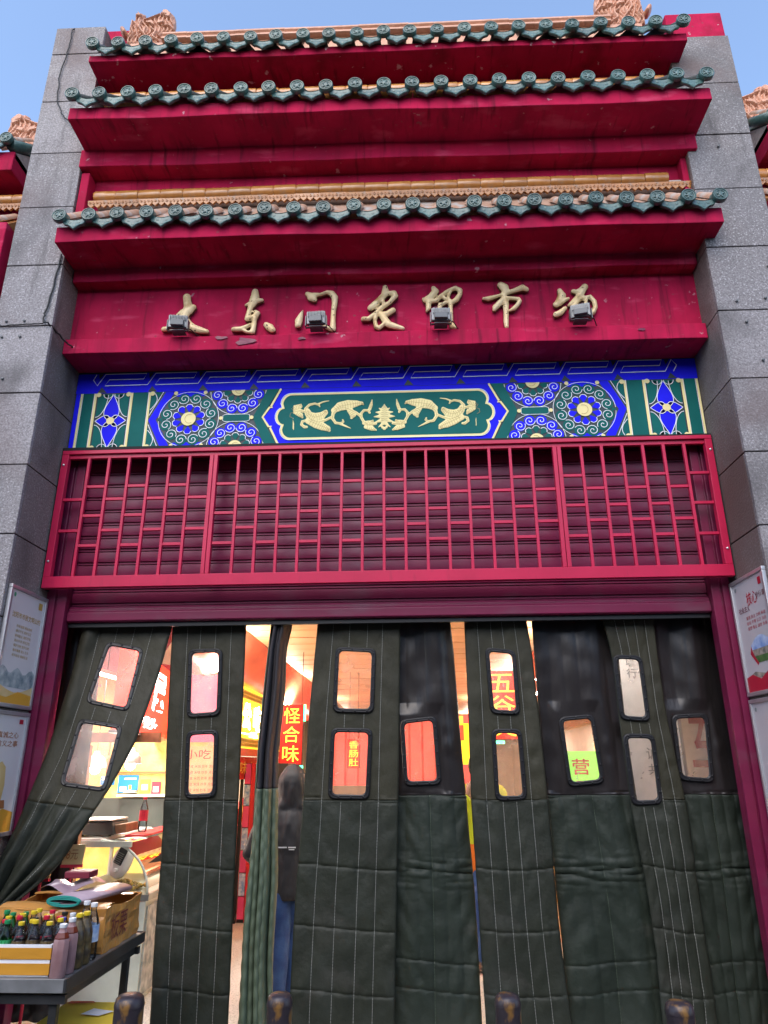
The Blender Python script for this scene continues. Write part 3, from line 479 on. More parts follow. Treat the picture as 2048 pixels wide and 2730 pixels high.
# ---- dragon-head ridge ornaments
def dragon_mesh(step=.0058):
    pl = DATA['DR']; rl = DATA['DRR']; cx_, cz_ = -2.15, 7.84
    pl = [(x-cx_, z-cz_) for x, z in pl]; rl = [[(x-cx_, z-cz_, r_) for x, z, r_ in st] for st in rl]
    xs = np.arange(-.33, .29, step); zs = np.arange(-.05, .49, step); X, Z = np.meshgrid(xs, zs)
    d = poly_field(pl, X, Z); rs = dist_field(rl, X, Z)
    d = np.maximum(d, dist_field([rl[12]], X, Z))
    dome = .030*np.clip(d/.03, 0, 1)**.5
    carve = (.026*np.clip(rs/.006, 0, 1)+.008*np.clip(np.sin(X*165+5*np.sin(Z*24))*3, -1, 1)*(rs < 0))*np.clip(d/.012, 0, 1)
    v, f, sd_ = contour_relief(d, .04+dome+carve, xs, zs, .09, step)
    mb = MB(); mb.add(v, f+sd_); me = mk(mb, 'ridge_ornament'); me.shade_smooth(); me.set_sharp_from_angle(angle=R(48)); me.materials.append(MATS['terracotta']); return me
me_dr = dragon_mesh()
o = place('ridge_ornament', me_dr, e1, (-2.13, .10, 7.845)); o['label'] = 'terracotta dragon head on the left end of the ridge'
o = place('ridge_ornament', me_dr, e1, (2.16, .10, 7.835)); o.scale = (-1, 1, 1); o['label'] = 'terracotta dragon head on the right end of the ridge'
# ---- granite pillars: a core with slabs set on it
def pillar(x0, x1, joints, inner, label):
    core = MB(); core.box(x0+.03, x1-.03, .035, .95, 0, max(joints)-.012)
    pc = obj('pillar', core, 'joint', GB); pc['label'] = label
    zs = sorted(joints+[joints[-1]-.565*i for i in range(1, 7)])
    zs = [0.02]+[z for z in zs if z > .3]
    for a, b in zip(zs[:-1], zs[1:]):
        s = MB(); dy = random.uniform(0, .004); s.box(x0, x1, dy, .033, a+.0045, b-.0045); obj('granite_slab', s, 'granite', pc, bevel=.004)
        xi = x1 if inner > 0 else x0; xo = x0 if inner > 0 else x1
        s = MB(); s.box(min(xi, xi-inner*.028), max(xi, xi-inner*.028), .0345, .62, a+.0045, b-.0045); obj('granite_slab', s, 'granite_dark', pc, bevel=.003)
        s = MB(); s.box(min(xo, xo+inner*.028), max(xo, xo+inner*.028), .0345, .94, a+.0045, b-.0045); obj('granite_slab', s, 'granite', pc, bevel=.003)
    return pc
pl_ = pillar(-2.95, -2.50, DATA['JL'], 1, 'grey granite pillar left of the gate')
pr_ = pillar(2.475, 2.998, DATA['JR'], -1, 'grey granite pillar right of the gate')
m = MB(); m.box(2.50, 2.985, .01, .6, 7.502, 7.80); obj('pillar_cap', m, 'red_peel', GB, bevel=.012)
m = MB(); m.box(-2.80, -2.30, .30, .8, 7.3, 8.30); obj('pillar_cap', m, 'red_peel', GB, bevel=.012)
# anchor bolts left in the stone
def bolt_hole(px, pz, parent):
    b = MB(); b.lathe([(.011, 0), (.009, .012), (.003, .014)], (px, 0, pz), 8, 0, 'y'); obj('anchor_bolt', b, 'ink_brown' if False else 'lamp_dark', parent)
for x, z in ((-2.86, 4.80), (-2.72, 4.80), (-2.87, 4.66), (-2.73, 4.66), (-2.80, 4.30)): bolt_hole(x, z, pl_)
for x, z in ((2.62, 4.80), (2.83, 4.82), (2.66, 4.62), (2.72, 4.30), (2.9, 5.1), (2.72, 6.27)): bolt_hole(x, z, pr_)
# red plaster return between lower eave and wall at both ends
m = MB(); m.box(-2.49, -2.42, .02, .58, P['disc3']-.02, P['s2b']-.005); obj('plaster_return', m, 'red_peel', GB, bevel=.006)
m = MB(); m.box(2.43, 2.50, .06, .58, P['disc3']-.02, P['s2b']-.005); obj('plaster_return', m, 'red', GB, bevel=.006)
# ================================================================== side wings at the picture's edges
def wing(s, xe, label):
    W_ = thing('wing_building', (s*5.2, .6, 0), label, 'building', None)
    xo = s*7.5
    lo, hi = min(xe, xo), max(xe, xo)
    b = MB(); b.box(min(s*3.02, xo), max(s*3.02, xo), .62, .95, 0, 6.6); obj('wall', b, 'red', W_)
    b = MB(); b.box(lo, hi, .15, .62, 6.455, 6.66); e = obj('eave', b, 'red', W_, bevel=.008)
    b = MB(); b.prism([(.17, 6.66), (.62, 7.02), (.62, 6.6), (.17, 6.6)], 'x', lo, hi); obj('roof_bed', b, 'mortar', e)
    for i in range(12):
        x = xe+s*(.05+i*.225)
        place('round_tile', me_disc, e, (x, .10, 6.735)); place('cover_tile', me_bar, e, (x, .098, 6.733))
        place('drip_tile', me_drip, e, (x+s*.112, .114, 6.68))
    # verge tile on the gable end
    b = MB(); b.tube([(xe+s*.02, .13, 6.70), (xe+s*.02, .40, 6.93), (xe+s*.02, .6, 7.08)], .055, 10); obj('verge_tile', b, 'glaze_green', e, smooth=True)
    d = place('ridge_ornament', me_dr, e, (xe+s*.10, .42, 6.90)); d.scale = (s*1.2, 1, 1.2)
    b = MB(); b.box(min(s*3.06, xo), max(s*3.06, xo), .05, .62, 5.19, 5.80); l2 = obj('lower_eave', b, 'red', W_, bevel=.008)
    b = MB(); b.prism([(.07, 5.80), (.40, 6.15), (.62, 6.15), (.62, 5.79), (.07, 5.79)], 'x', min(s*3.06, xo), max(s*3.06, xo)); obj('roof_bed', b, 'glaze_gold', l2)
    for i in range(16):
        x = s*3.04+s*(i*.1885) if s > 0 else s*3.04-.1885*(i+1)
        place('ridge_tile', me_tube, l2, (x, .33, 6.27))
    for i in range(14):
        x = s*3.04+s*(i*.215) if s > 0 else s*3.04-.215*(i+1)
        place('lace_tile', me_lace, l2, (x, .30, 6.14), (.2, 0, 0))
    for i in range(8):
        x = s*3.2+s*i*.225; place('cover_tile', me_bar, l2, (x, .05, 5.82))
    return W_
wing(-1, -3.20, 'red wing with a dragon-headed eave left of the left granite pillar')
wing(1, 3.25, 'red wing with a dragon-headed eave right of the right granite pillar')
# ================================================================== gilded calligraphy
SG = thing('gate_lettering', (0, .27, 4.8), 'seven raised gilded brush characters 大东门农贸市场 on the red panel', 'lettering')
for chn, st in DATA['CH'].items():
    xs_ = [p[0] for s_ in st for p in s_]; zs_ = [p[1] for s_ in st for p in s_]
    step = .0065
    xs = np.arange(min(xs_)-.06, max(xs_)+.06, step); zs = np.arange(min(zs_)-.06, max(zs_)+.06, step); X, Z = np.meshgrid(xs, zs)
    d = dist_field([[(x, z, r_*1.10) for x, z, r_ in s_] for s_ in st], X, Z)
    h = .022+.024*np.sqrt(np.clip(d/.030, 0, 1))
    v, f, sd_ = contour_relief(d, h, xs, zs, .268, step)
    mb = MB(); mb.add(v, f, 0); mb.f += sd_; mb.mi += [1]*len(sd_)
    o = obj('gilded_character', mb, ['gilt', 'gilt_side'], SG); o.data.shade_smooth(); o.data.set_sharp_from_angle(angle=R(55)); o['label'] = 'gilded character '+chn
    # standing-off pins behind the character
# ================================================================== floodlights on the ledge
def floodlight(loc, rz, label):
    x, y, z = loc
    t = thing('floodlight', (x, .17, P['lt']), label, 'floodlight', 'floodlights on the ledge below the lettering')
    Mx = Matrix.Translation((x, .12, P['lt']+.075)) @ Matrix.Rotation(rz, 4, 'Z') @ Matrix.Rotation(R(6), 4, 'X')
    def tr(mb): mb.v = [tuple(Mx @ Vector(p)) for p in mb.v]; return mb
    b = MB(); b.box(-.072, .072, -.02, .018, -.052, .052); obj('housing', tr(b), 'lamp_grey', t, bevel=.005)
    b = MB(); b.box(-.062, .062, .019, .025, -.043, .043); obj('lens', tr(b), 'lamp_lens', t)
    for i in range(11): b = MB(); b.box(-.060+i*.0115, -.056+i*.0115, -.036, -.0205, .004, .046); obj('cooling_fin', tr(b), 'lamp_grey', t)
    b = MB(); b.box(-.05, .05, -.055, -.0205, -.046, .0); obj('driver_box', tr(b), 'lamp_dark', t, bevel=.004)
    b = MB(); q = P['lt']
    b.box(x-.05, x+.05, .11, .19, q+.001, q+.007); b.box(x-.082, x-.076, .10, .15, q+.004, q+.09); b.box(x+.076, x+.082, .10, .15, q+.004, q+.09); b.box(x-.082, x+.082, .13, .15, q+.0075, q+.013)
    obj('bracket', b, 'lamp_dark', t)
    b = MB(); b.tube([(x+.02, .09, q+.05), (x+.05, .08, q+.015), (x+.10, .13, q+.012), (x+.13, .2, q+.008), (x+.16, .262, q+.02)], .004, 6); obj('cable', b, 'cable', t, smooth=True)
    return t
for (x, y, z), l_, rz in zip(DATA['FL'], ('below the first gilded character', 'below the third gilded character 门', 'below the fifth gilded character 贸', 'below the last gilded character 场'), (.12, -.06, .05, -.25)):
    floodlight((x, y, z), rz, 'small grey floodlight '+l_)
# peeling paint flakes on the ledge face
for px, pz, sc_ in ((-1.05, 4.70, 1.0), (-1.25, 4.735, .5), (-.62, 4.71, .35), (1.98, 4.71, .3)):
    b = MB(); n = 9; pts = []
    for i in range(n):
        a = 2*math.pi*i/n; r_ = random.uniform(.5, 1)*sc_
        pts.append((px+.12*r_*math.cos(a), pz+.042*r_*math.sin(a)))
    b.add([(x, P['Yl']-.0045-.004*random.random(), z) for x, z in pts]+[(px, P['Yl']-.006, pz)], [(i, (i+1) % n, n) for i in range(n)])
    tag(obj('paint_flake', b, 'shutter'), {1.0: 'largest dark peeled paint patch on the ledge below 东', .5: 'small peeled patch on the ledge just left of the largest', .35: 'small peeled patch on the ledge below 门', .3: 'tiny peeled patch at the right end of the ledge'}[sc_], 'paint patch')
# ================================================================== painted beam
PBm = thing('painted_beam', (0, .5, P['bb']), 'blue and green painted beam with gold scrollwork under the red ledge', 'beam')
kB = .002
bx0, bx1, z0, zr, z1 = -2.497, 2.470, P['bb'], P['br'], P['bt']-.003
def F(lay): return lambda x, z: (x, .5-.0022*lay, z+kB*x)
b = MB(); b.box(bx0, bx1, .5, .585, z0, z1+.03); shear(b, kB); obj('panel', b, 'paint_dark', PBm)
def flat(name, polys, m, lay, parent=PBm):
    b = MB()
    for p in polys: b.poly(p, F(lay))
    return obj(name, b, m, parent)
def lines(name, pls, w_, m, lay, closed=False, parent=PBm):
    b = MB()
    for i, p in enumerate(pls): b.ribbon(p, w_, F(lay+.0*i), closed)
    return obj(name, b, m, parent)
cxB = DATA['SCX']
# --- key-fret row
z_ = z1-zr
flat('key_field', [[(bx0, zr), (bx1, zr), (bx1, z1), (bx0, z1)]], 'paint_blue', 1)
def kp(x, f_): return (max(min(x, bx1), bx0), zr+f_*z_)
keyln = []
for k in range(12, -2, -1):
    x = -2.264+.414*k
    keyln += [kp(x, .37), kp(x+.031, .68), kp(x+.312, .675), kp(x+.334, .965), kp(x-.005, .965), kp(x-.064, .38)]
    flat('key_triangle', [[kp(x-.025, .31), kp(x-.055, .02), kp(x+.02, .02)], [kp(x+.350, .985), kp(x+.362, .72), kp(x+.395, .985)]], 'paint_dark', 2)  # dark triangles of the painted fret pattern
keyln = [p for p in keyln if bx0 < p[0] < bx1]
lines('key_line', [keyln], .0068, 'paint_white', 3)
def mir(p): return [(2*cxB-x, z) for x, z in p][::-1]
zm = (z0+zr)/2; hh = (zr-z0)/2
Za, Zb = z0+.004, zr-.003
for sgn in (0, 1):
    mm = (lambda p: p) if sgn == 0 else mir
    def rect(a, b_): return mm([(max(a, bx0) if sgn == 0 else a, Za), (b_, Za), (b_, Zb), (max(a, bx0) if sgn == 0 else a, Zb)])
    ex = -2.49 if sgn == 0 else -2.452
    flat('stripe_blue', [rect(ex, -2.455)] if sgn == 0 else [rect(ex, -2.44)], 'paint_blue', 1)
    flat('stripe_green', [rect(-2.43, -2.345), rect(-2.02, -1.90)], 'paint_green', 1)
    flat('stripe_cream', [rect(-2.452, -2.436), rect(-2.342, -2.318), rect(-2.045, -2.022), rect(-1.897, -1.876)], 'paint_cream', 2)
    lines('stripe_line', [mm([(a, Za), (a, Zb)]) for a in (-2.432, -2.338, -2.042, -1.893)], .004, 'paint_white', 3)
    # quatrefoil flower cell
    fc = (-2.18, zm)
    cell = []
    def petal(cx_, cz_, ang, L, wd, n=14):
        out = []
        for i in range(n+1):
            t = i/n; r_ = L*t; ww = wd*math.sin(math.pi*t**.62)
            out.append((r_, ww))
        pts = out+[(r_, -w_) for r_, w_ in reversed(out[1:-1])]
        ca, sa = math.cos(ang), math.sin(ang)
        return [(cx_+a*ca-b_*sa, cz_+a*sa+b_*ca) for a, b_ in pts]
    pts4 = [petal(fc[0], fc[1], math.pi/2, hh*.93, .062), petal(fc[0], fc[1], -math.pi/2, hh*.93, .062), petal(fc[0], fc[1], 0, .125, .05), petal(fc[0], fc[1], math.pi, .125, .05)]
    flat('flower_petal', [mm(p) for p in pts4], 'paint_blue', 2)
    lines('petal_line', [mm(p) for p in pts4], .005, 'paint_white', 3, True)
    lob = []
    for sx, sz in ((-1, 1), (1, 1), (1, -1), (-1, -1)):
        c0 = (fc[0]+sx*.128, fc[1]+sz*hh*.93)
        arc = [(c0[0]-sx*.085*math.cos(a), c0[1]-sz*.20*math.sin(a)) for a in np.linspace(0, math.pi/2, 10)]
        lob.append([(c0[0], c0[1])]+arc)
        lob.append([(fc[0]+sx*.045, fc[1]+sz*hh*.96)]+[(fc[0]+sx*(.045+.038*math.cos(a)), fc[1]+sz*(hh*.96-.04*math.sin(a))) for a in np.linspace(0, math.pi, 8)])
    flat('corner_leaf', [mm(p) for p in lob], 'paint_green', 1.3)
    lines('leaf_line', [mm(p[1:]) for p in lob], .005, 'paint_white', 2.5)
    def dot(cx_, cz_, r_, n=14): return [(cx_+r_*math.cos(2*math.pi*i/n), cz_+r_*math.sin(2*math.pi*i/n)) for i in range(n)]
    flat('gold_dot', [mm(dot(fc[0], fc[1], .032))]+[mm(dot(fc[0]+sx*.122, fc[1]+sz*hh*.93, .02)) for sx in (-1, 1) for sz in (-1, 1)]+[mm(dot(-1.862, zm+sz*hh*.93, .02)) for sz in (-1, 1)], 'paint_cream', 4)
    # blue chevron
    chev = [(-1.755, Zb), (-1.68, Zb), (-1.815, zm), (-1.68, Za), (-1.755, Za), (-1.875, zm)]
    flat('chevron', [mm(chev[0:3]+[chev[5]]), mm([chev[5], chev[2], chev[3], chev[4]])], 'paint_blue', 1)
    lines('chevron_line', [mm([(-1.775, Zb), (-1.872, zm+.04)]), mm([(-1.872, zm-.04), (-1.775, Za)])], .005, 'paint_white', 2)
    flat('corner_leaf', [mm([(-1.876, zm+.06), (-1.785, Zb), (-1.876, Zb)]), mm([(-1.876, zm-.06), (-1.876, Za), (-1.785, Za)])], 'paint_green', 1.2)
    lines('leaf_line', [mm([(-1.87+.05*math.sin(t*2.6), zm+sz*(.09+.15*t)) for t in np.linspace(0, 1, 8)]) for sz in (-1, 1)], .005, 'paint_white', 2.2)
    # spiral rosettes: whole one and two halves cut by the band's edges
    def rosette(cx_, cz_, r0, ncurl, c_out, c_in, lo, hi, tag_):
        def clip(p): return [(x_, min(max(z_, lo), hi)) for x_, z_ in p]
        def vis(p): return any(lo < z_ < hi for _, z_ in p)
        inner, outer, l1, l2 = [], [], [], []
        for i in range(ncurl):
            a = 2*math.pi*(i+.5)/ncurl
            c1 = (cx_+r0*.80*math.cos(a), cz_+r0*.80*math.sin(a)); rr = r0*.205
            p = dot(c1[0], c1[1], rr, 14)
            if vis(p): outer.append(clip(p))
            sp_ = [(c1[0]+(rr*(1-.9*t))*math.cos(a+math.pi*.6+t*9.5), c1[1]+(rr*(1-.9*t))*math.sin(a+math.pi*.6+t*9.5)) for t in np.linspace(0, 1, 22)]
            if all(lo < z_ < hi for _, z_ in sp_): l2.append(sp_)
            elif vis(sp_): l2.append([q_ for q_ in sp_ if lo < q_[1] < hi])
        for i in range(10):
            a0, a1 = 2*math.pi*(i+.06)/10, 2*math.pi*(i+.94)/10; am = (a0+a1)/2
            def pol(r_, a): return (cx_+r_*math.cos(a), cz_+r_*math.sin(a))
            p = [pol(r0*.26, am), pol(r0*.48, a0), pol(r0*.555, a0+(a1-a0)*.25), pol(r0*.57, am), pol(r0*.555, a1-(a1-a0)*.25), pol(r0*.48, a1)]
            if vis(p): inner.append(clip(p)); l1.append([q_ for q_ in p[1:] if lo < q_[1] < hi])
        flat('rosette_curls', [mm(p) for p in outer], c_out, 1.6); flat('rosette_petals', [mm(p) for p in inner], c_in, 1.6)
        lines('rosette_line', [mm(p) for p in l1+l2 if len(p) > 2], .005, 'paint_white', 2.6)
        ring = [q_ for q_ in [(cx_+r0*1.04*math.cos(t), cz_+r0*1.04*math.sin(t)) for t in np.linspace(-math.pi*.98, math.pi*.98, 60)]]
        seg = []; cur_ = []
        for q_ in ring:
            if lo < q_[1] < hi: cur_.append(q_)
            elif cur_: seg.append(cur_); cur_ = []
        if cur_: seg.append(cur_)
        lines('rosette_ring', [mm(s_) for s_ in seg if len(s_) > 2], .004, 'paint_white', 2.6)
        flat('rosette_heart', [mm(clip(dot(cx_, cz_, r0*.255, 22)))], 'paint_cream', 4)
        lines('heart_line', [mm([(cx_+r0*.16*math.cos(t)+.01, max(min(cz_+r0*.17*math.sin(t), hi-.004), lo+.004)) for t in np.linspace(1.2, 5.2, 12)])], .003, 'scroll_line', 5)
    # fields behind the rosettes
    flat('hexagon_corner', [mm([(-1.70, Zb), (-1.40, Zb), (-1.44, Zb-.045), (-1.66, Zb-.045)]), mm([(-1.66, Za+.045), (-1.44, Za+.045), (-1.40, Za), (-1.70, Za)])], 'paint_blue', 1)
    flat('wedge', [mm([(-1.76, zm+.02), (-1.80, zm), (-1.76, zm-.02)])], 'paint_green', 1)
    rosette(-1.55, zm, .232, 12, 'paint_green', 'paint_blue', Za+.002, Zb-.002, 'a')
    rosette(-1.165, Zb+.003, .215, 12, 'paint_blue', 'paint_green', zm+.02, Zb-.001, 'b')
    rosette(-1.165, Za-.003, .215, 12, 'paint_blue', 'paint_green', Za+.001, zm-.02, 'c')
    bar = [(-1.275, zm+.022), (-1.255, zm+.032), (-1.08, zm+.032), (-1.06, zm+.022), (-1.06, zm-.022), (-1.08, zm-.032), (-1.255, zm-.032), (-1.275, zm-.022)]
    flat('bar', [mm(bar)], 'paint_green', 2.8); lines('bar_line', [mm(bar)], .004, 'paint_white', 3.2, True)
    flat('gold_dot', [mm(dot(a, b_, .016)) for a, b_ in ((-1.29, zm), (-1.045, zm), (-1.67, Zb-.016), (-1.43, Zb-.016), (-1.67, Za+.016), (-1.43, Za+.016))], 'paint_cream', 4)
    # green chevron and lobed cream line beside the cartouche
    gch = [(-.93, Zb), (-.835, Zb), (-.965, zm), (-.835, Za), (-.93, Za), (-1.035, zm)]
    flat('chevron_green', [mm([gch[0], gch[1], gch[2], gch[5]]), mm([gch[5], gch[2], gch[3], gch[4]])], 'paint_green', 3)
    zig = [(-.82, Zb), (-.893, zm+.095), (-.882, zm+.085), (-.905, zm+.085), (-.957, zm), (-.905, zm-.085), (-.882, zm-.085), (-.893, zm-.095), (-.82, Za)]
    lines('chevron_edge', [mm(zig)], .016, 'paint_cream', 4)
    fld = [(-.815, Zb), (-.888, zm+.09), (-.95, zm), (-.888, zm-.09), (-.815, Za), (cxB, Za), (cxB, Zb)]
    flat('cartouche_field', [mm([fld[0], fld[1], fld[2], (cxB, zm), fld[6]]), mm([fld[2], fld[3], fld[4], fld[5], (cxB, zm)])], 'paint_blue', 1)
# cartouche outline
hc = hh*.775; cr_ = []
for t in np.linspace(math.pi/2, math.pi, 8): cr_.append((-.735+.0+.085*math.cos(t)*.9, zm+hc-.085+.085*math.sin(t)))
cr_ += [(-.80, zm+.07)]
for t in np.linspace(math.pi*.62, math.pi*1.38, 10): cr_.append((-.790+.062*math.cos(t), zm+.078*math.sin(t)))
cr_ += [(-.80, zm-.07)]
for t in np.linspace(math.pi, math.pi*1.5, 8): cr_.append((-.735+.085*math.cos(t)*.9, zm-hc+.085+.085*math.sin(t)))
cr_ = [(x+cxB, z) for x, z in cr_]
full = cr_+[(2*cxB-x, z) for x, z in cr_][::-1]
flat('cartouche', [full], 'paint_green', 3)
lines('cartouche_border', [full], .017, 'paint_cream', 4, True)
lines('cartouche_line', [[(cxB+(x-cxB)*1.014, zm+(z-zm)*1.045) for x, z in full]], .004, 'paint_white', 4.5, True)
# gold scrollwork: a thin relief
st = DATA['SC']; st = [[(x, z-4.199, r_*(1.28 if r_ > .0065 and len(s_) < 7 else 1.08)) for x, z, r_ in s_] for s_ in st]
st = st+[[(-x, z, r_) for x, z, r_ in s_] for s_ in st]
step = .0045; xs = np.arange(-.72, .72, step); zs = np.arange(-.19, .19, step); X, Z = np.meshgrid(xs, zs); d = dist_field(st, X, Z)
v, f, sd_ = contour_relief(d, .0105+.002*np.clip(d/.01, 0, 1), xs+cxB, zs+zm+.004, .5, step)
b = MB(); b.add(v, f+sd_); shear(b, kB); obj('gold_scroll', b, 'paint_cream', PBm)
vn = []
for s_ in st:
    if len(s_) > 4: vn.append([(x+cxB, z+zm+.004) for x, z, r_ in s_])
    if len(s_) in (3, 4, 5, 6) and max(r_ for *_, r_ in s_) > .012:
        for (xa, za, ra), (xb, zb, rb) in zip(s_[:-1], s_[1:]):
            for t in (.25, .6, .9):
                x, z, r_ = xa+(xb-xa)*t, za+(zb-za)*t, (ra+(rb-ra)*t)*.85
                q_ = math.hypot(xb-xa, zb-za) or 1; nx_, nz_ = -(zb-za)/q_, (xb-xa)/q_
                vn.append([(x+cxB-nx_*r_, z+zm-nz_*r_), (x+cxB+.003, z+zm+.006), (x+cxB+nx_*r_, z+zm+nz_*r_)])
b = MB()
for p in vn: b.ribbon(p, .0022, F(6.2))
obj('scroll_veins', b, 'scroll_line', PBm)
# near-black strip standing in for the dark gap under the beam
b = MB(); b.box(bx0, bx1, .44, .60, P['bb']-.025, P['bb']-.002); shear(b, kB); obj('gap_strip', b, 'black_gap', PBm)
# ================================================================== lattice screen
LT = thing('lattice_screen', (0, .47, P['gb']), 'crimson metal lattice screen mounted over the roller shutter', 'lattice')
kL = .0048
lx0, lx1, lz0, lz1 = -2.487, 2.462, P['gb'], P['gt']
def bar(name, x0, x1, y0, y1, za, zb):
    b = MB(); b.box(x0, x1, y0, y1, za, zb); shear(b, kL); return obj(name, b, 'lattice', LT, bevel=.003)
bar('frame_rail', lx0, lx1, .425, .475, lz0, lz0+.085); bar('frame_rail', lx0, lx1, .425, .475, lz1-.030, lz1)
bar('frame_lip', lx0+.002, lx1-.002, .445, .475, lz1-.062, lz1-.0305)
bar('frame_stile', lx0, lx0+.052, .426, .475, lz0+.0855, lz1-.0305); bar('frame_stile', lx1-.052, lx1, .426, .475, lz0+.0855, lz1-.0305)
posts = [-1.300, 1.307]
for p in posts:
    bar('post', p-.031, p-.002, .428, .474, lz0+.0855, lz1-.0625); bar('post', p+.002, p+.031, .428, .474, lz0+.0855, lz1-.0625)
secs = [(lx0+.052, posts[0]-.031, 6, 0), (posts[0]+.031, posts[1]-.031, 15, 1), (posts[1]+.031, lx1-.052, 6, 1)]
za, zb = lz0+.0855, lz1-.0625; HH = zb-za
for xa, xb, nb, first in secs:
    cw = (xb-xa)/(nb+1); tb = .0108
    for i in range(nb): x = xa+cw*(i+1); bar('vertical_bar', x-tb/1, x+tb/1, .438, .466, za, zb)
    for c_ in range(nb+1):
        fr = (.25, .5, .75) if (c_+first) % 2 else (.375, .64)
        ca, cb = xa+cw*c_+(tb if c_ else 0), xa+cw*(c_+1)-(tb if c_ < nb else 0)
        for q_ in fr: zq = za+HH*q_; bar('cross_bar', ca, cb, .441, .463, zq-.0115, zq+.0115)
for x in (lx0+.022, lx1-.022):
    for z in (lz0+.20, lz1-.12):
        b = MB(); b.lathe([(.010, 0), (.008, .006), (.002, .008)], (x, .425, z+kL*x), 8, 0, 'y'); obj('screw', b, 'alu', LT)
b = MB(); b.box(-2.499, lx0-.001, .44, .6, lz0-.01, lz1+.01); obj('edge_seal', b, 'black_gap', LT)
b = MB(); b.box(lx1+.001, 2.474, .44, .6, lz0-.01, lz1+.01); obj('edge_seal', b, 'black_gap', LT)
# ================================================================== roller shutter and its guides
SH = thing('roller_shutter', (0, .62, P['sb']), 'maroon roller shutter rolled up behind the lattice screen', 'shutter')
def slat_mesh(h, x0, x1, mbm=None):
    prof = [(.0, 0), (-.016, .002), (-.016, .012), (-.003, .015), (-.003, .021), (-.017, .025), (-.021, h*.5), (-.018, h-.007), (-.004, h-.002), (.008, h-.002), (.008, 0)]
    mb = MB(); mb.prism(prof, 'x', x0, x1); return mb
sx0, sx1 = -2.345, 2.33; z = P['sb']+.125; hs = .106
mb0 = slat_mesh(hs, sx0, sx1); me_sl = mk(mb0, 'slat'); me_sl.materials.append(MATS['shutter']); me_sl.shade_smooth(); me_sl.set_sharp_from_angle(angle=R(28))
while z < 3.98:
    o = bpy.data.objects.new('slat', me_sl); link(o, SH); o.location = Vector((0, .645+random.uniform(0, .002), z))-base(SH); o.rotation_euler = (0, -.0045, 0); z += hs
b = MB(); b.prism([(.60, 0), (.585, .01), (.585, .07), (.60, .085), (.60, .10), (.615, .12), (.66, .12), (.66, 0)], 'x', sx0, sx1); b.v = [(x, y, z_+P['sb']+.0045*x) for x, y, z_ in b.v]; obj('bottom_bar', b, 'shutter', SH, bevel=.004)
b = MB(); b.prism([(.625, 0), (.625, .03), (.66, .03), (.66, 0)], 'x', sx0, sx1); b.v = [(x, y, z_+P['sb']-.032+.0045*x) for x, y, z_ in b.v]; obj('bottom_seal', b, 'black_rubber', SH)
def guide(s):
    xi, xo = (sx0, -2.497) if s < 0 else (sx1, 2.472)
    b = MB(); lo, hi = min(xi, xo), max(xi, xo); wdt = hi-lo
    if s < 0: prof = [(lo, .66), (lo, .545), (lo+wdt*.42, .545), (lo+wdt*.46, .565), (lo+wdt*.54, .565), (lo+wdt*.58, .54), (hi, .54), (hi, .575), (hi-.01, .66)]
    else: prof = [(hi, .66), (lo+.01, .66), (lo, .575), (lo, .54), (hi-wdt*.58, .54), (hi-wdt*.54, .565), (hi-wdt*.46, .565), (hi-wdt*.42, .545), (hi, .545)]
    b.prism(prof, 'z', .013, 3.98); o = obj('guide_rail', b, 'shutter', SH, bevel=.004); return o
guide(-1); guide(1)
# lintel over the doorway and curtain rail
b = MB(); b.box(-2.95, 2.99, .67, .93, 2.66, 3.99); obj('lintel', b, 'concrete', GB)
CR = MB(); CR.tube([(-2.34, .77, 2.635), (2.32, .77, 2.655)], .014, 8); tag(obj('curtain_rail', CR, 'lamp_dark', smooth=True), 'dark steel rail carrying the quilted curtains under the shutter', 'rail')
# ================================================================== loose cable on the left pillar
def cable(name, pts, r_, label):
    b = MB(); pp = []
    for (p0, p1) in zip(pts[:-1], pts[1:]):
        for t in np.linspace(0, 1, 6)[:-1]: pp.append(Vector(p0).lerp(Vector(p1), t)+Vector((random.uniform(-.006, .006), 0, random.uniform(-.004, .004))))
    pp.append(Vector(pts[-1])); b.tube(pp, r_, 5); return tag(obj(name, b, 'cable', smooth=True), label, 'cable')
cable('cable', [(-2.78, .02, 7.955), (-2.79, -.014, 7.90), (-2.80, -.012, 7.62), (-2.83, -.012, 7.3), (-2.80, -.014, 7.02), (-2.72, -.02, 6.85), (-2.60, -.03, 6.72)], .0055, 'thin black cable hanging down the top of the left pillar')
cable('cable', [(-2.515, -.012, 5.40), (-2.535, -.012, 5.1), (-2.565, -.014, 4.85), (-2.56, -.02, 4.77), (-2.52, -.03, 4.76), (-2.47, .12, 4.72), (-2.42, .2, 4.68)], .007, 'black cable running down the arris of the left pillar to the ledge')
cable('cable', [(-2.95, -.012, 4.78), (-2.88, -.014, 4.755), (-2.72, -.014, 4.76), (-2.565, -.014, 4.765)], .005, 'thin black cable strung across a joint of the left pillar')
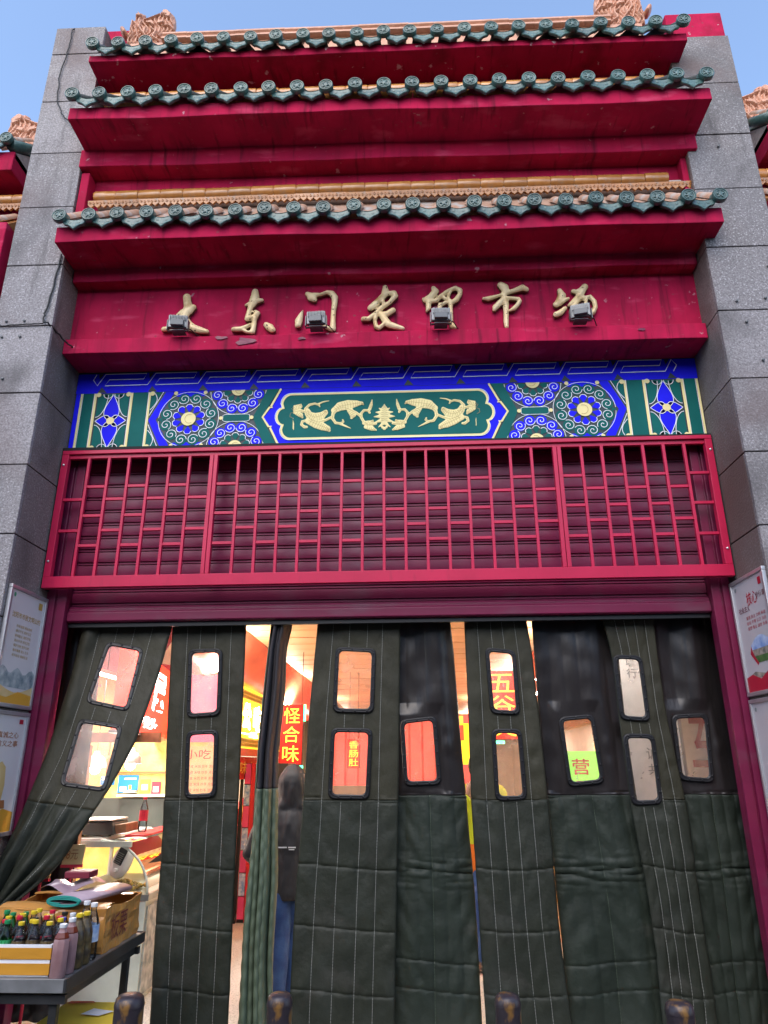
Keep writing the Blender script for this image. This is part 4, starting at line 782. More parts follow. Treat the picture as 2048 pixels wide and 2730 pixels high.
# ================================================================== quilted door curtains
from mathutils import noise
M('curtain', (0.031, 0.0298, 0.0175), 0.6, spec=.35, var=0.2, vscale=5, bump=0.55, bscale=24, stretch=(1, 1, .7))
overlay(MATS['curtain'], (0.039, 0.037, 0.025), 3, .5, .75)
M('curtain_black', (0.0190, 0.0160, 0.0160), 0.30, var=0.2, vscale=5, bump=0.5, bscale=9, stretch=(1.6, 1, .35))
M('curtain_lower', (0.0205, 0.0242, 0.0165), 0.58, spec=.35, var=0.2, vscale=4, bump=0.55, bscale=22)
overlay(MATS['curtain_lower'], (0.027, 0.032, 0.025), 5, .5, .75)
M('curtain_satin', (0.040, 0.037, 0.041), 0.7, spec=.3, var=.15, vscale=6, bump=.4, bscale=12, stretch=(2, 1, .3))
M('curtain_lit_olive', (0.085, 0.115, 0.075), 0.5, var=0.15, vscale=6, bump=0.4, bscale=14, stretch=(2, 1, .5))  # light from inside painted into the bunched curtain's lower cloth; also back stitching
M('curtain_green', (0.0175, 0.0250, 0.0180), 0.58, spec=.35, var=0.2, vscale=4, bump=0.55, bscale=22)
overlay(MATS['curtain_green'], (0.026, 0.034, 0.026), 4, .5, .75)
for _m in ('curtain', 'curtain_lower', 'curtain_green'): overlay(MATS[_m], (0.055, 0.052, 0.044), 2.2, .60, .80, dist=.7)
M('thread', (0.26, 0.265, 0.245), 0.8)
def pane_mat():
    m = bpy.data.materials.new('clear_film'); m.use_nodes = True; nt = m.node_tree; n = nt.nodes; l = nt.links; n.remove(n['Principled BSDF'])
    tr = n.new('ShaderNodeBsdfTransparent'); tr.inputs[0].default_value = (.97, .87, .86, 1)
    gl = n.new('ShaderNodeBsdfGlossy'); gl.inputs['Roughness'].default_value = .12; gl.inputs[0].default_value = (1, 1, 1, 1)
    tl = n.new('ShaderNodeBsdfTranslucent'); tl.inputs[0].default_value = (.92, .86, .86, 1)
    df = n.new('ShaderNodeBsdfDiffuse'); df.inputs[0].default_value = (.6, .6, .6, 1)
    t = n.new('ShaderNodeTexNoise'); t.inputs['Scale'].default_value = 7; t.inputs['Detail'].default_value = 5; t.inputs['Distortion'].default_value = .3
    tc = n.new('ShaderNodeTexCoord'); l.new(tc.outputs['Object'], t.inputs[0])
    mr = n.new('ShaderNodeMapRange'); mr.inputs[1].default_value = .35; mr.inputs[2].default_value = .8; mr.inputs[3].default_value = .14; mr.inputs[4].default_value = .36
    l.new(t.outputs['Fac'], mr.inputs[0])
    m1 = n.new('ShaderNodeMixShader'); l.new(mr.outputs[0], m1.inputs[0]); l.new(tr.outputs[0], m1.inputs[1]); l.new(tl.outputs[0], m1.inputs[2])
    bp = n.new('ShaderNodeBump'); bp.inputs['Strength'].default_value = .10; bp.inputs['Distance'].default_value = .01; l.new(t.outputs['Fac'], bp.inputs['Height']); l.new(bp.outputs[0], gl.inputs['Normal'])
    fr = n.new('ShaderNodeFresnel'); fr.inputs['IOR'].default_value = 1.4; l.new(bp.outputs[0], fr.inputs['Normal'])
    m2 = n.new('ShaderNodeMixShader'); l.new(fr.outputs[0], m2.inputs[0]); l.new(m1.outputs[0], m2.inputs[1]); l.new(gl.outputs[0], m2.inputs[2])
    l.new(m2.outputs[0], n['Material Output'].inputs[0]); MATS['clear_film'] = m
pane_mat()
def interp(poly, z):
    for (xa, za), (xb, zb) in zip(poly[:-1], poly[1:]):
        if za >= z >= zb: return xa+(xb-xa)*(za-z)/((za-zb) or 1e-9)
    return poly[0][0] if z > poly[0][1] else poly[-1][0]
def smoothpoly(poly):
    # resample and smooth an edge so it hangs in a curve, not in kinks
    zs = np.linspace(poly[0][1], poly[-1][1], 80); xs = np.array([interp(poly, z) for z in zs])
    for _ in range(3): xs[1:-1] = (xs[:-2]+2*xs[1:-1]+xs[2:])/4
    return zs, xs
def in_quad(q, x, z, grow=0.0):
    cx_ = sum(p[0] for p in q)/4; cz_ = sum(p[1] for p in q)/4
    for a, b in zip(q, q[1:]+q[:1]):
        if (b[0]-a[0])*(z-a[1])-(b[1]-a[1])*(x-a[0]) > 0: return False
    return True
def rounded_quad(q, rad, n=5, inset=0.0):
    """q: TL TR BR BL; returns a rounded loop"""
    Q = [Vector(p) for p in q]; c_ = sum(Q, Q[0]*0)/4
    if inset: 
        e = []
        for i in range(4):
            p = Q[i]; a = (Q[i-1]-p).normalized(); b = (Q[(i+1) % 4]-p).normalized(); e.append(p+(a+b)*inset)
        Q = e
    out = []
    for i in range(4):
        p = Q[i]; a = (Q[i-1]-p).normalized(); b = (Q[(i+1) % 4]-p).normalized(); s, t = p+a*rad, p+b*rad
        for k in range(n+1):
            u = k/n; out.append(s*(1-u)**2+p*2*u*(1-u)+t*u*u)
    return out
def window(parent, q3, ny, film=True):
    """rubber frame with studs and a clear film pane; q3 four world points TL TR BR BL, ny outward normal"""
    ny = Vector(ny); q3 = [Vector(p) for p in q3]
    W_ = (q3[1]-q3[0]).length; rad = .05
    loops = []
    for ins, off, rd_ in ((0, .002, rad), (.003, .011, rad), (.010, .013, rad-.005), (.015, .009, rad-.008), (.020, .013, rad-.010), (.028, .011, rad-.014), (.031, .002, rad-.016)):
        loops.append([p+ny*off for p in rounded_quad(q3, rd_, 5, ins)])
    n = len(loops[0]); b = MB(); v = [p for l_ in loops for p in l_]; k = len(loops)
    f = [(j*n+i, (j+1)*n+i, (j+1)*n+(i+1) % n, j*n+(i+1) % n) for j in range(k-1) for i in range(n)]
    b.add(v, f); fr = obj('window_frame', b, 'black_rubber', parent, smooth=True)
    b = MB()
    mid = rounded_quad(q3, rad-.008, 5, .014); L = len(mid); acc = 0; nxt = .05
    for i in range(L):
        p, q = mid[i], mid[(i+1) % L]; d = (q-p).length
        while acc+d > nxt:
            c_ = p.lerp(q, (nxt-acc)/d); u = (q-p).normalized(); w_ = ny.cross(u)
            ring = []
            for (r_, h) in ((.008, .009), (.007, .016), (.003, .018)):
                ring += [c_+ny*h+(u*math.cos(a)+w_*math.sin(a))*r_ for a in (0, 1.047, 2.094, 3.1416, 4.189, 5.236)]
            b.add(ring, [(j*6+i_, j*6+(i_+1) % 6, (j+1)*6+(i_+1) % 6, (j+1)*6+i_) for j in range(2) for i_ in range(6)]+[tuple(range(12, 18))])
            nxt += .085
        acc += d
    obj('frame_studs', b, 'black_rubber', fr, smooth=True)['kind'] = 'stuff'
    b = MB(); loop = [p+ny*.004 for p in rounded_quad(q3, rad-.016, 4, .029)]; c_ = sum(loop, Vector((0, 0, 0)))/len(loop)+ny*.006
    b.add(loop+[c_], [(i, (i+1) % len(loop), len(loop)) for i in range(len(loop))])
    obj('window_pane', b, 'clear_film', parent, smooth=True)
def fold_fn(seed, amp, kind):
    r_ = np.random.default_rng(seed); fr = r_.uniform(5, 11, 4); ph = r_.uniform(0, 6.28, 4); am = r_.uniform(.4, 1, 4)
    def fn(u, z, w):
        g_ = 0
        for a, p, m_ in zip(fr, ph, am): g_ += m_*math.sin(a*u*w*2.2+p+.5*math.sin(z*1.7+p))
        return amp*g_/2.2
    return fn
def curtain(ix, c, label, group):
    Y = c['Y']; zl, xl = smoothpoly(c['L']); zr_, xr = smoothpoly(c['R']); kind = c['kind']
    ztop, zbot = 2.655, .03
    zs_ = lambda v: ztop+(zbot-ztop)*v
    fx = lambda z: (np.interp(-z, -zl, xl), np.interp(-z, -zr_, xr))
    xm = sum(fx(1.2))/2
    t = thing('quilted_curtain', (float(xm), Y, .03), label, 'curtain', group)
    amp = {'front': .005, 'back': .020, 'bunch': .0}[kind]
    fold = fold_fn(ix*13+5, amp, kind)
    zsplit = {'front': 1.375, 'back': 1.40, 'bunch': 1.45}[kind]     # upper windowed half / quilted lower half
    wid = fx(1.5)[1]-fx(1.5)[0]
    nst = 4 if kind == 'front' else 5
    hseams = {'front': [1.375, .96, .60, .245], 'back': [1.40, .93, .40, .24], 'bunch': [1.45, .86, .42, .27]}[kind]
    r_ = np.random.default_rng(ix); wob = r_.uniform(0, 6.28, 8)
    def surf(u, v):
        z = zs_(v); a, b = fx(z); x = a+(b-a)*u
        if kind == 'bunch':
            lum = .045*math.sin(u*math.pi*5.2+.6*math.sin(z*2.1))+.030*math.sin(u*math.pi*11+1.1*z+wob[0])+.018*math.sin(u*23+2*z)
            y = Y+lum*(.55+.45*min(1, (2.7-z)))-.10*math.sin(math.pi*u)
            if z < 1.45: y += .004*math.sin(z*60+4*math.sin(u*9))
        else:
            y = Y+fold(u, z, wid)*(1.0 if z < zsplit or kind == 'front' else 1.0+.7*min(1, (z-zsplit)*4))
            e = 0
            # quilting: cloth puffs between stitch lines and pulls in at them
            cu = abs(math.sin(math.pi*(u*(nst+1))))**.45
            y -= (.010 if z < zsplit else .005)*cu
            if z < zsplit+.02:
                if kind == 'back': y += .016*noise.noise(Vector((x*7, z*34, ix)))*math.exp(-((z-.93)/.09)**2)
                dz = min(abs(z-(h_+.02*math.sin(3*u+wob[1]))) for h_ in hseams); y += .008*math.exp(-(dz/.007)**2)+.007*noise.noise(Vector((x*26+ix*5, z*9, 7)))*math.exp(-(dz/.06)**2)
                y += .0035*math.sin(z*34+6*math.sin(u*5+wob[2])+wob[3])*math.sin(u*9+z*5)*(1 if kind == 'back' else .6)
            # pulled wrinkles around the windows
            for q in c['W']:
                cx_ = sum(p[0] for p in q)/4; cz_ = sum(p[1] for p in q)/4
                dd = math.hypot((x-cx_)/.75, z-cz_); y += .0028*math.sin(7*math.atan2(z-cz_, x-cx_)+wob[4]+z*9)*math.exp(-((dd-.25)/.06)**2)
            y += .016*noise.noise(Vector((x*3.1+ix*7, z*1.6, ix)))+.008*noise.noise(Vector((x*9+ix*3, z*6, 3)))
            y -= .03*abs(u-.5)**2*(1 if kind == 'front' else -1)
            for q in c['W']:          # the stiff window frames hold the cloth flat
                cx_ = sum(p[0] for p in q)/4; cz_ = sum(p[1] for p in q)/4
                hw = (q[1][0]-q[0][0]+q[2][0]-q[3][0])/4; hz = (q[0][1]-q[3][1]+q[1][1]-q[2][1])/4
                lean = (q[3][0]+q[2][0]-q[0][0]-q[1][0])/2/(2*hz)
                m_ = max(abs(x-cx_-(cz_-z)*lean)/hw, abs(z-cz_)/hz); k_ = min(1, max(0, (1.45-m_)/.35)); y = y*(1-k_)+(Y-.004)*k_
        return (x, y, z)
    nu, nv = (56, 280) if kind != 'bunch' else (60, 150)
    V = [[surf(i/nu, j/nv) for i in range(nu+1)] for j in range(nv+1)]
    qs = [[(p[0], p[1]) for p in rounded_quad([Vector((a, b)) for a, b in q], .03, 1, .02)] for q in c['W']]
    def inq(x, z):
        for q in c['W']:
            Q = [(p[0], p[1]) for p in [Vector((a, b)) for a, b in q]]
            cxx = sum(p[0] for p in Q)/4; czz = sum(p[1] for p in Q)/4
            Qs = [(cxx+(p[0]-cxx)*.865, czz+(p[1]-czz)*.92) for p in Q]
            if in_quad(Qs, x, z): return True
        return False
    up, lo = MB(), MB()
    for (bld, j0, j1) in ((up, 0, None), (lo, None, nv)):
        pass
    jn = int(round((zsplit-ztop)/(zbot-ztop)*nv))
    def patch(ja, jb):
        b = MB(); vv = [V[j][i] for j in range(ja, jb+1) for i in range(nu+1)]; ff = []
        for j in range(jb-ja):
            for i in range(nu):
                p, q = V[ja+j][i], V[ja+j+1][i+1]
                if c['W'] and inq((p[0]+q[0])/2, (p[2]+q[2])/2): continue
                ff.append((j*(nu+1)+i, (j+1)*(nu+1)+i, (j+1)*(nu+1)+i+1, j*(nu+1)+i+1))
        b.add(vv, ff); return b
    m_up = {'front': 'curtain', 'back': 'curtain_black', 'bunch': 'curtain_satin'}[kind]
    m_lo = {'front': 'curtain_lower', 'back': 'curtain_green', 'bunch': 'curtain_lit_olive'}[kind]
    for nm, bb, mm_ in (('upper_cloth', patch(0, jn), m_up), ('lower_cloth', patch(jn, nv), m_lo)):
        o = obj(nm, bb, mm_, t, smooth=True)
        md = o.modifiers.new('s', 'SOLIDIFY'); md.thickness = .012 if nm == 'lower_cloth' else .008; md.offset = 1
    # hems along both edges
    for s in (0, 1):
        b = MB(); pts = [Vector(surf(s, j/60))+Vector((0, -.002, 0)) for j in range(61)]; b.tube(pts, .005, 6); obj('edge_hem', b, m_lo, t, smooth=True)
    # stitching: short pale stitches along the quilting lines
    b = MB()
    def stitch(u, va, vb, w_=.0013):
        n = int((va-vb)*-1*2.63/.018) if vb > va else 0
        for k in range(n):
            v0 = va+(vb-va)*k/n; v1 = va+(vb-va)*(k+.78)/n
            p, q = Vector(surf(u, v0)), Vector(surf(u, v1)); 
            if c['W'] and any(in_quad([(a_, b_) for a_, b_ in qq], p.x, p.z) for qq in c['W']): continue
            d_ = Vector((0, -.0145, 0)); b.add([p+d_+Vector((-w_, 0, 0)), p+d_+Vector((w_, 0, 0)), q+d_+Vector((w_, 0, 0)), q+d_+Vector((-w_, 0, 0))], [(3, 2, 1, 0)])
    if kind == 'front':
        for k in range(1, nst+1): stitch(k/(nst+1)+.012*math.sin(k*2+ix), .012, .995)
    elif kind == 'back':
        for k in range(1, nst+1): stitch(k/(nst+1), (zsplit-ztop)/(zbot-ztop), .995, .0009)
    if b.v: o = obj('stitching', b, 'thread' if kind == 'front' else 'curtain_lit_olive', t); o['kind'] = 'stuff'
    for q in c['W']:
        q3 = []
        for x, z in q:
            q3.append((x, Y-.019, z))
        window(t, q3, (0, -1, 0))
    return t
labs = ['quilted curtain with two windows, second from the left',
        'narrow bunched curtain with olive lower half coloured as if lit, beside the hooded person',
        'wide quilted curtain with two windows right of the hooded person',
        'black-topped curtain with one window, left of the narrow glowing gap',
        'quilted curtain with two windows showing red 五谷 lights',
        'black-topped curtain whose single window shows a green board',
        'quilted curtain with two windows showing a pale board',
        'rightmost black-topped curtain against the right jamb']
for i, (c, lb) in enumerate(zip(DATA['CUR'], labs)): curtain(i, c, lb, 'quilted door curtains')
# the leftmost curtain is pulled aside towards the table
def left_curtain():
    c = DATA['C1']
    t = thing('quilted_curtain', (-2.2, .5, .03), 'leftmost quilted curtain pulled aside to the lower left, two windows', 'curtain', 'quilted door curtains')
    L = [Vector(p) for p in c['L']]; Rr = [Vector(p) for p in c['R']]
    L = [Vector((-2.275, .75, 2.655))]+L[1:]+[Vector((-2.472, .38, .80)), Vector((-2.475, .37, .45)), Vector((-2.47, .36, .10))]
    Rr = [Vector((-1.60, .75, 2.655))]+Rr[1:]+[Vector((-2.36, .31, .60)), Vector((-2.30, .30, .40)), Vector((-2.26, .29, .10))]
    def res(P_, n):
        cum = [0]
        for a, b in zip(P_[:-1], P_[1:]): cum.append(cum[-1]+(b-a).length)
        out = []
        for k in range(n+1):
            s = cum[-1]*k/n
            for i in range(len(P_)-1):
                if cum[i+1] >= s-1e-9: out.append(P_[i].lerp(P_[i+1], (s-cum[i])/((cum[i+1]-cum[i]) or 1))); break
        for _ in range(4): out = [out[0]]+[(out[i-1]+out[i]*2+out[i+1])/4 for i in range(1, n)]+[out[-1]]
        return out
    nv, nu = 150, 50
    # rows follow the slope of the windows: pair the edges by arc length
    Ls, Rs = res(L, nv), res(Rr, nv)
    def surf(u, v):
        j = min(int(v*nv), nv-1); f_ = v*nv-j
        a, b = Ls[j].lerp(Ls[j+1], f_), Rs[j].lerp(Rs[j+1], f_); p = a.lerp(b, u)
        w_ = (b-a).length; k = max(0, min(1, (.62-w_)/.45))
        y = -.012*abs(math.sin(math.pi*u*5))**.5
        y += (.010+.045*k)*math.sin(u*math.pi*(5+1.5*k)+v*3)*(.3+.7*k)+.020*k*math.sin(u*31+v*9)
        if u < .2: y -= .05*math.sin(math.pi*u/.2)*max(0, 1-v*2.0)         # gathered pleat at the hanging edge
        y += .003*math.sin(v*90+5*math.sin(u*6))*math.sin(u*8)
        return p+Vector((0, y, 0))
    W = [[Vector(p) for p in w] for w in c['W']]
    W2 = [[(p.x, p.z) for p in w] for w in W]
    V = [[surf(i/nu, j/nv) for i in range(nu+1)] for j in range(nv+1)]
    for w in W:      # the cloth runs flat behind the stiff windows
        cc = sum(w, Vector((0, 0, 0)))/4; nn = (w[1]-w[0]).cross(w[3]-w[0]).normalized()
        if nn.y > 0: nn = -nn
        for row in V:
            for i, p in enumerate(row):
                d = math.hypot((p.x-cc.x)/.8, p.z-cc.z)
                if d < .42 and abs(nn.y) > .1:
                    yt = cc.y-((p.x-cc.x)*nn.x+(p.z-cc.z)*nn.z)/nn.y; k = min(1, max(0, (.42-d)/.14)); row[i] = Vector((p.x, p.y*(1-k)+yt*k, p.z))
    def shrink(q):
        cxx = sum(p[0] for p in q)/4; czz = sum(p[1] for p in q)/4; return [(cxx+(p[0]-cxx)*.865, czz+(p[1]-czz)*.92) for p in q]
    S2 = [shrink(q) for q in W2]
    jn = int(nv*.50)
    for nm, ja, jb, m_ in (('upper_cloth', 0, jn, 'curtain'), ('lower_cloth', jn, nv, 'curtain_lower')):
        b = MB(); vv = [V[j][i] for j in range(ja, jb+1) for i in range(nu+1)]; ff = []
        for j in range(jb-ja):
            for i in range(nu):
                p, q = V[ja+j][i], V[ja+j+1][i+1]
                if any(in_quad(s_, (p.x+q.x)/2, (p.z+q.z)/2) for s_ in S2): continue
                ff.append((j*(nu+1)+i, (j+1)*(nu+1)+i, (j+1)*(nu+1)+i+1, j*(nu+1)+i+1))
        b.add(vv, ff); o = obj(nm, b, m_, t, smooth=True); md = o.modifiers.new('s', 'SOLIDIFY'); md.thickness = .010; md.offset = 1
    for s in (0, 1):
        b = MB(); b.tube([V[j][s*nu]+Vector((0, -.003, 0)) for j in range(0, nv+1, 2)], .008, 6); obj('edge_hem', b, 'curtain', t, smooth=True)
    b = MB()
    for k in (1, 2, 3, 4):
        i = int(nu*k/5)
        for j in range(2, nv-1):
            p, q = V[j][i], V[j][i].lerp(V[j+1][i], .75)
            if any(in_quad(s_, p.x, p.z) for s_ in W2): continue
            d = Vector((0, -.0135, 0)); w_ = Vector((.0014, 0, 0)); b.add([p+d-w_, p+d+w_, q+d+w_, q+d-w_], [(3, 2, 1, 0)])
    o = obj('stitching', b, 'thread', t); o['kind'] = 'stuff'
    for w in W:
        nn = (w[1]-w[0]).cross(w[3]-w[0]).normalized(); nn = nn if nn.y < 0 else -nn
        window(t, [p+nn*.004 for p in w], nn)
left_curtain()
b = MB(); b.grid(lambda u, v: (-2.49+.32*u, .86+.018*math.sin(u*14+v*2), 2.655-2.62*v), 20, 40); o = obj('black_curtain_strip', b, 'curtain_black', smooth=True); md = o.modifiers.new('s', 'SOLIDIFY'); md.thickness = .008
tag(o, 'narrow black curtain strip behind the pulled-aside curtain at the left jamb', 'curtain')
# ================================================================== notice boards on the pillar reveals
def board(side, z0, z1, y0, y1, label, kind):
    X = -2.499 if side < 0 else 2.474; nx = Vector((1, 0, 0)) if side < 0 else Vector((-1, 0, 0))
    t = thing('notice_board', (X, (y0+y1)/2, z0), label, 'notice board', 'notice boards on the pillar reveals')
    t0 = .028
    xs = sorted((X, X+nx.x*t0))
    fw = .026
    def bx(nm, a, b_, za, zb, m, x0=None, x1=None):
        b = MB(); b.box(xs[0] if x0 is None else x0, xs[1] if x1 is None else x1, a, b_, za, zb); return obj(nm, b, m, t, bevel=.004)
    bx('frame_bar', y0, y1, z1-fw, z1, 'alu'); bx('frame_bar', y0, y1, z0, z0+fw, 'alu'); bx('frame_bar', y0, y0+fw, z0+fw+.0005, z1-fw-.0005, 'alu'); bx('frame_bar', y1-fw, y1, z0+fw+.0005, z1-fw-.0005, 'alu')
    pxs = sorted((X+nx.x*.002, X+nx.x*.016)); b = MB(); b.box(pxs[0], pxs[1], y0+fw, y1-fw, z0+fw, z1-fw); obj('poster', b, 'poster' if side < 0 else 'poster_grey', t)
    Wd, Hd = (y1-y0-2*fw), (z1-z0-2*fw)
    # poster plane: u runs left to right for the reader
    uy = Vector((0, 1, 0)) if side < 0 else Vector((0, -1, 0)); o0 = Vector((X+nx.x*.0175, y0+fw if side < 0 else y1-fw, z0+fw)); uz = Vector((0, 0, 1))
    def pt(u, v, l=0): return o0+uy*(u*Wd)+uz*(v*Hd)+nx*(.0012*l)
    def tx(s, u, v, w, h, m, bold=0.0, l=0, nm='lettering'): text(nm, s, pt(u, v, l), uy, uz, w*Wd, h*Hd, m, t, bold)
    def pl(nm, pts, m, l=0):
        b = MB(); b.poly([tuple(pt(u, v, l)) for u, v in pts]); obj(nm, b, m, t)
    if kind == 'civic':
        tx('沈阳市市民文明公约', .10, .755, .84, .055, 'ink_gold', .01)
        for i, s in enumerate(('热爱祖国 建设沈阳', '遵纪守法 维护公正', '爱岗敬业 诚实守信', '美化环境 讲究卫生', '保护文物 爱护公物', '尊师重教 助人为乐', '移风易俗 健康生活')): tx(s, .27, .675-.044*i, .46, .026, 'ink_gold')
        pl('picture', [(0, .14), (1, .14)]+[(1-k/12, .29+.03*math.sin(k*1.3)) for k in range(13)], 'ink_bird', .3)
        pl('wave', [(0, 0), (1, 0), (1, .15)]+[(1-k/12, .10+.07*(abs(k/12-.5)*2)**1.6) for k in range(13)], 'ink_sand', 1)
        pl('wave', [(0, 0), (1, 0), (1, .09), (.6, .11), (.3, .05), (0, .06)], 'ink_orange', 2)
        pl('seal', [(.82, .90), (.93, .90), (.93, .965), (.82, .965)], 'ink_gold', 1)
        pl('emblem', [(.09+.03*math.cos(a), .955+.022*math.sin(a)) for a in np.linspace(0, 5.2, 9)], 'ink_green', 1)
    elif kind == 'honest':
        tx('以真诚之心', .12, .80, .72, .055, 'ink_brown', .008); tx('行信义之事', .12, .725, .72, .055, 'ink_brown', .008)
        pl('picture', [(.30, .25), (.62, .25), (.66, .40), (.62, .55), (.5, .60), (.36, .57), (.28, .42)], 'ink_sand', .5)
        pl('picture', [(.22, .20), (.75, .20), (.72, .27), (.25, .27)], 'ink_brown', 1)
        pl('wave', [(0, .0), (1, .0), (1, .16), (.7, .2), (.4, .12), (0, .2)], 'ink_orange', .7)
        pl('seal', [(.80, .93), (.91, .93), (.91, .97), (.80, .97)], 'ink_red', 1)
    elif kind == 'core':
        tx('社会主义', .10, .71, .36, .055, 'ink_dark', .012); tx('核心', .40, .755, .34, .12, 'ink_red', .012); tx('价值观', .70, .79, .28, .055, 'ink_dark', .012)
        for i, s in enumerate(('富强 民主 文明 和谐', '自由 平等 公正 法治', '爱国 敬业 诚信 友善')): tx(s, .30, .635-.048*i, .60, .032, 'ink_red')
        fan = [(.30+.62*(k/10), .40+.075*math.sin(math.pi*k/10)) for k in range(11)]
        pl('picture_sky', fan+[(.90, .36), (.32, .36)], 'ink_sky', 1); pl('picture_city', [(.31, .36), (.91, .36), (.85, .30), (.37, .30)], 'ink_city', 1); pl('picture_field', [(.37, .30), (.85, .30), (.78, .24), (.46, .24)], 'ink_field', 1)
        pl('fan_rib', [(.24, .33), (.30, .40), (.46, .24), (.42, .22)], 'ink_red', .5); pl('fan_rib', [(.98, .33), (.92, .40), (.78, .24), (.82, .22)], 'ink_red', .5)
        pl('wave', [(0, 0), (1, 0), (1, .13), (.75, .17), (.45, .10), (.2, .15), (0, .13)], 'ink_red', 1)
        pl('wave', [(0, .12), (.3, .17), (.6, .14), (1, .2), (1, .12), (0, .1)], 'ink_city', .5)
        pl('seal', [(.84, .90), (.93, .90), (.93, .965), (.84, .965)], 'ink_red', 1)
        pl('emblem', [(.10+.035*math.cos(a), .945+.02*math.sin(a)) for a in np.linspace(.6, 5.4, 9)], 'ink_grey', 1)
    else:
        pl('emblem', [(.10+.035*math.cos(a), .945+.02*math.sin(a)) for a in np.linspace(.6, 5.4, 9)], 'ink_grey', 1)
        pl('wave', [(0, 0), (1, 0), (1, .2), (.5, .12), (0, .2)], 'ink_sand', 1)
    return t
board(-1, 1.965, 2.755, .04, .535, 'upper left notice board with gold text and a bird picture', 'civic')
board(-1, 1.17, 1.945, .04, .535, 'lower left notice board with brown text above the table', 'honest')
board(1, 2.02, 2.80, .02, .525, 'upper right notice board with red and black lettering', 'core')
board(1, 1.22, 2.0, .02, .525, 'lower right notice board under the red and black one', 'other')
# ================================================================== interior materials
M('ceiling_plank', (0.60, 0.36, 0.20), 0.5, col2=(0.72, 0.46, 0.27), vscale=3, stretch=(.25, 1, 1), rand=.08, bump=.1, bscale=10)
M('ceiling_gap', (0.10, 0.05, 0.03), 0.8)
M('film', (0.42, 0.21, 0.12), 0.16, var=.15, vscale=4, bump=.9, bscale=4.5, stretch=(1, .35, 1.5), coat=.6)
M('wall_yellow', (0.66, 0.50, 0.11), 0.6, col2=(0.78, 0.64, 0.22), vscale=9, detail=9, bump=.4, bscale=30)
M('wall_cream', (0.62, 0.54, 0.42), 0.7, var=.08, vscale=3)
M('wall_pink', (0.62, 0.28, 0.33), .6, var=.1, vscale=4); M('glow_pink', (.7, .15, .25), .5, emit=(1, .13, .30), estr=.22)
M('wall_mauve', (0.42, 0.34, 0.40), 0.7, var=.1, vscale=4)
M('steel', (0.34, 0.38, 0.36), 0.35, metal=.6, var=.12, vscale=6)
M('slate', (0.085, 0.10, 0.09), .4, var=.15, vscale=5)
M('white_gloss', (0.78, 0.79, 0.76), 0.3, var=.04, vscale=6)
M('pale_panel', (0.58, 0.64, 0.58), 0.4, var=.14, vscale=5)
M('grey_plastic', (0.035, 0.040, 0.042), 0.45, var=.1, vscale=20)
M('wood_orange', (0.50, 0.24, 0.12), 0.5, var=.15, vscale=5, stretch=(3, 3, .4))
M('brown_board', (0.22, 0.10, 0.05), 0.7, var=.25, vscale=18)
M('red_plain', (0.55, 0.02, 0.03), 0.45, var=.08, vscale=5); M('red_cloth', (0.60, 0.03, 0.02), 0.8, var=.12, vscale=8, bump=.3, bscale=20)
M('card_blue', (0.02, 0.22, 0.62), 0.5); M('card_orange', (0.75, 0.38, 0.06), 0.5); M('card_red', (0.62, 0.03, 0.06), .5); M('card_white', (0.8, 0.8, 0.8), .5)
M('pink_strip', (0.70, 0.07, 0.20), 0.35); M('label_blue', (0.10, 0.25, 0.55), .4, col2=(.7, .76, .82), vscale=30)
M('led_red', (0.10, 0.005, 0.005), .5, emit=(1, .012, .008), estr=.55); M('led_yellow', (.5, .4, .05), .5, emit=(1, .50, .03), estr=1.7)
M('led_green', (.05, .5, .2), .5, emit=(.05, 1, .35), estr=4); M('led_blue', (.1, .1, .5), .5, emit=(.2, .15, 1), estr=4)
M('sign_red', (.6, .03, .02), .4, emit=(1, .05, .02), estr=1.0); M('sign_yellow', (.8, .5, .02), .4, emit=(1, .55, .02), estr=.95)
M('sign_white', (.9, .9, .9), .4, emit=(1, .95, .85), estr=7); M('sign_green', (.2, .7, .1), .4, emit=(.22, .80, .10), estr=.28); M('sign_orange', (.8, .2, .02), .4, emit=(1, .30, .04), estr=1.4)
M('glow_rose', (.6, .05, .05), .5, emit=(1, .13, .10), estr=.34)
M('sign_pattern', (.45, .28, .01), .5); M('bulb', (.9, .9, .9), .4, emit=(1, .97, .88), estr=22); M('tube_glow', (.9, .9, .9), .4, emit=(1, .93, .82), estr=9)
M('led_box', (.06, .012, .012), .5); M('snack', (0.42, 0.30, 0.05), .4, col2=(.07, .05, .03), vscale=30, detail=1)
M('snack_orange', (0.60, 0.33, 0.07), .5, var=.2, vscale=30)
def glassm(name, col, rough=.03, mix=.12):
    m = bpy.data.materials.new(name); m.use_nodes = True; nt = m.node_tree; n = nt.nodes; l = nt.links; n.remove(n['Principled BSDF'])
    tr = n.new('ShaderNodeBsdfTransparent'); tr.inputs[0].default_value = (*col, 1); gl = n.new('ShaderNodeBsdfGlossy'); gl.inputs['Roughness'].default_value = rough
    fr = n.new('ShaderNodeFresnel'); fr.inputs[0].default_value = 1.45; mx = n.new('ShaderNodeMixShader'); l.new(fr.outputs[0], mx.inputs[0]); l.new(tr.outputs[0], mx.inputs[1]); l.new(gl.outputs[0], mx.inputs[2]); l.new(mx.outputs[0], n['Material Output'].inputs[0]); MATS[name] = m
glassm('case_glass', (.93, .97, .95)); glassm('clear_plastic', (.80, .84, .88), .1); glassm('green_plastic', (.10, .55, .20), .08)
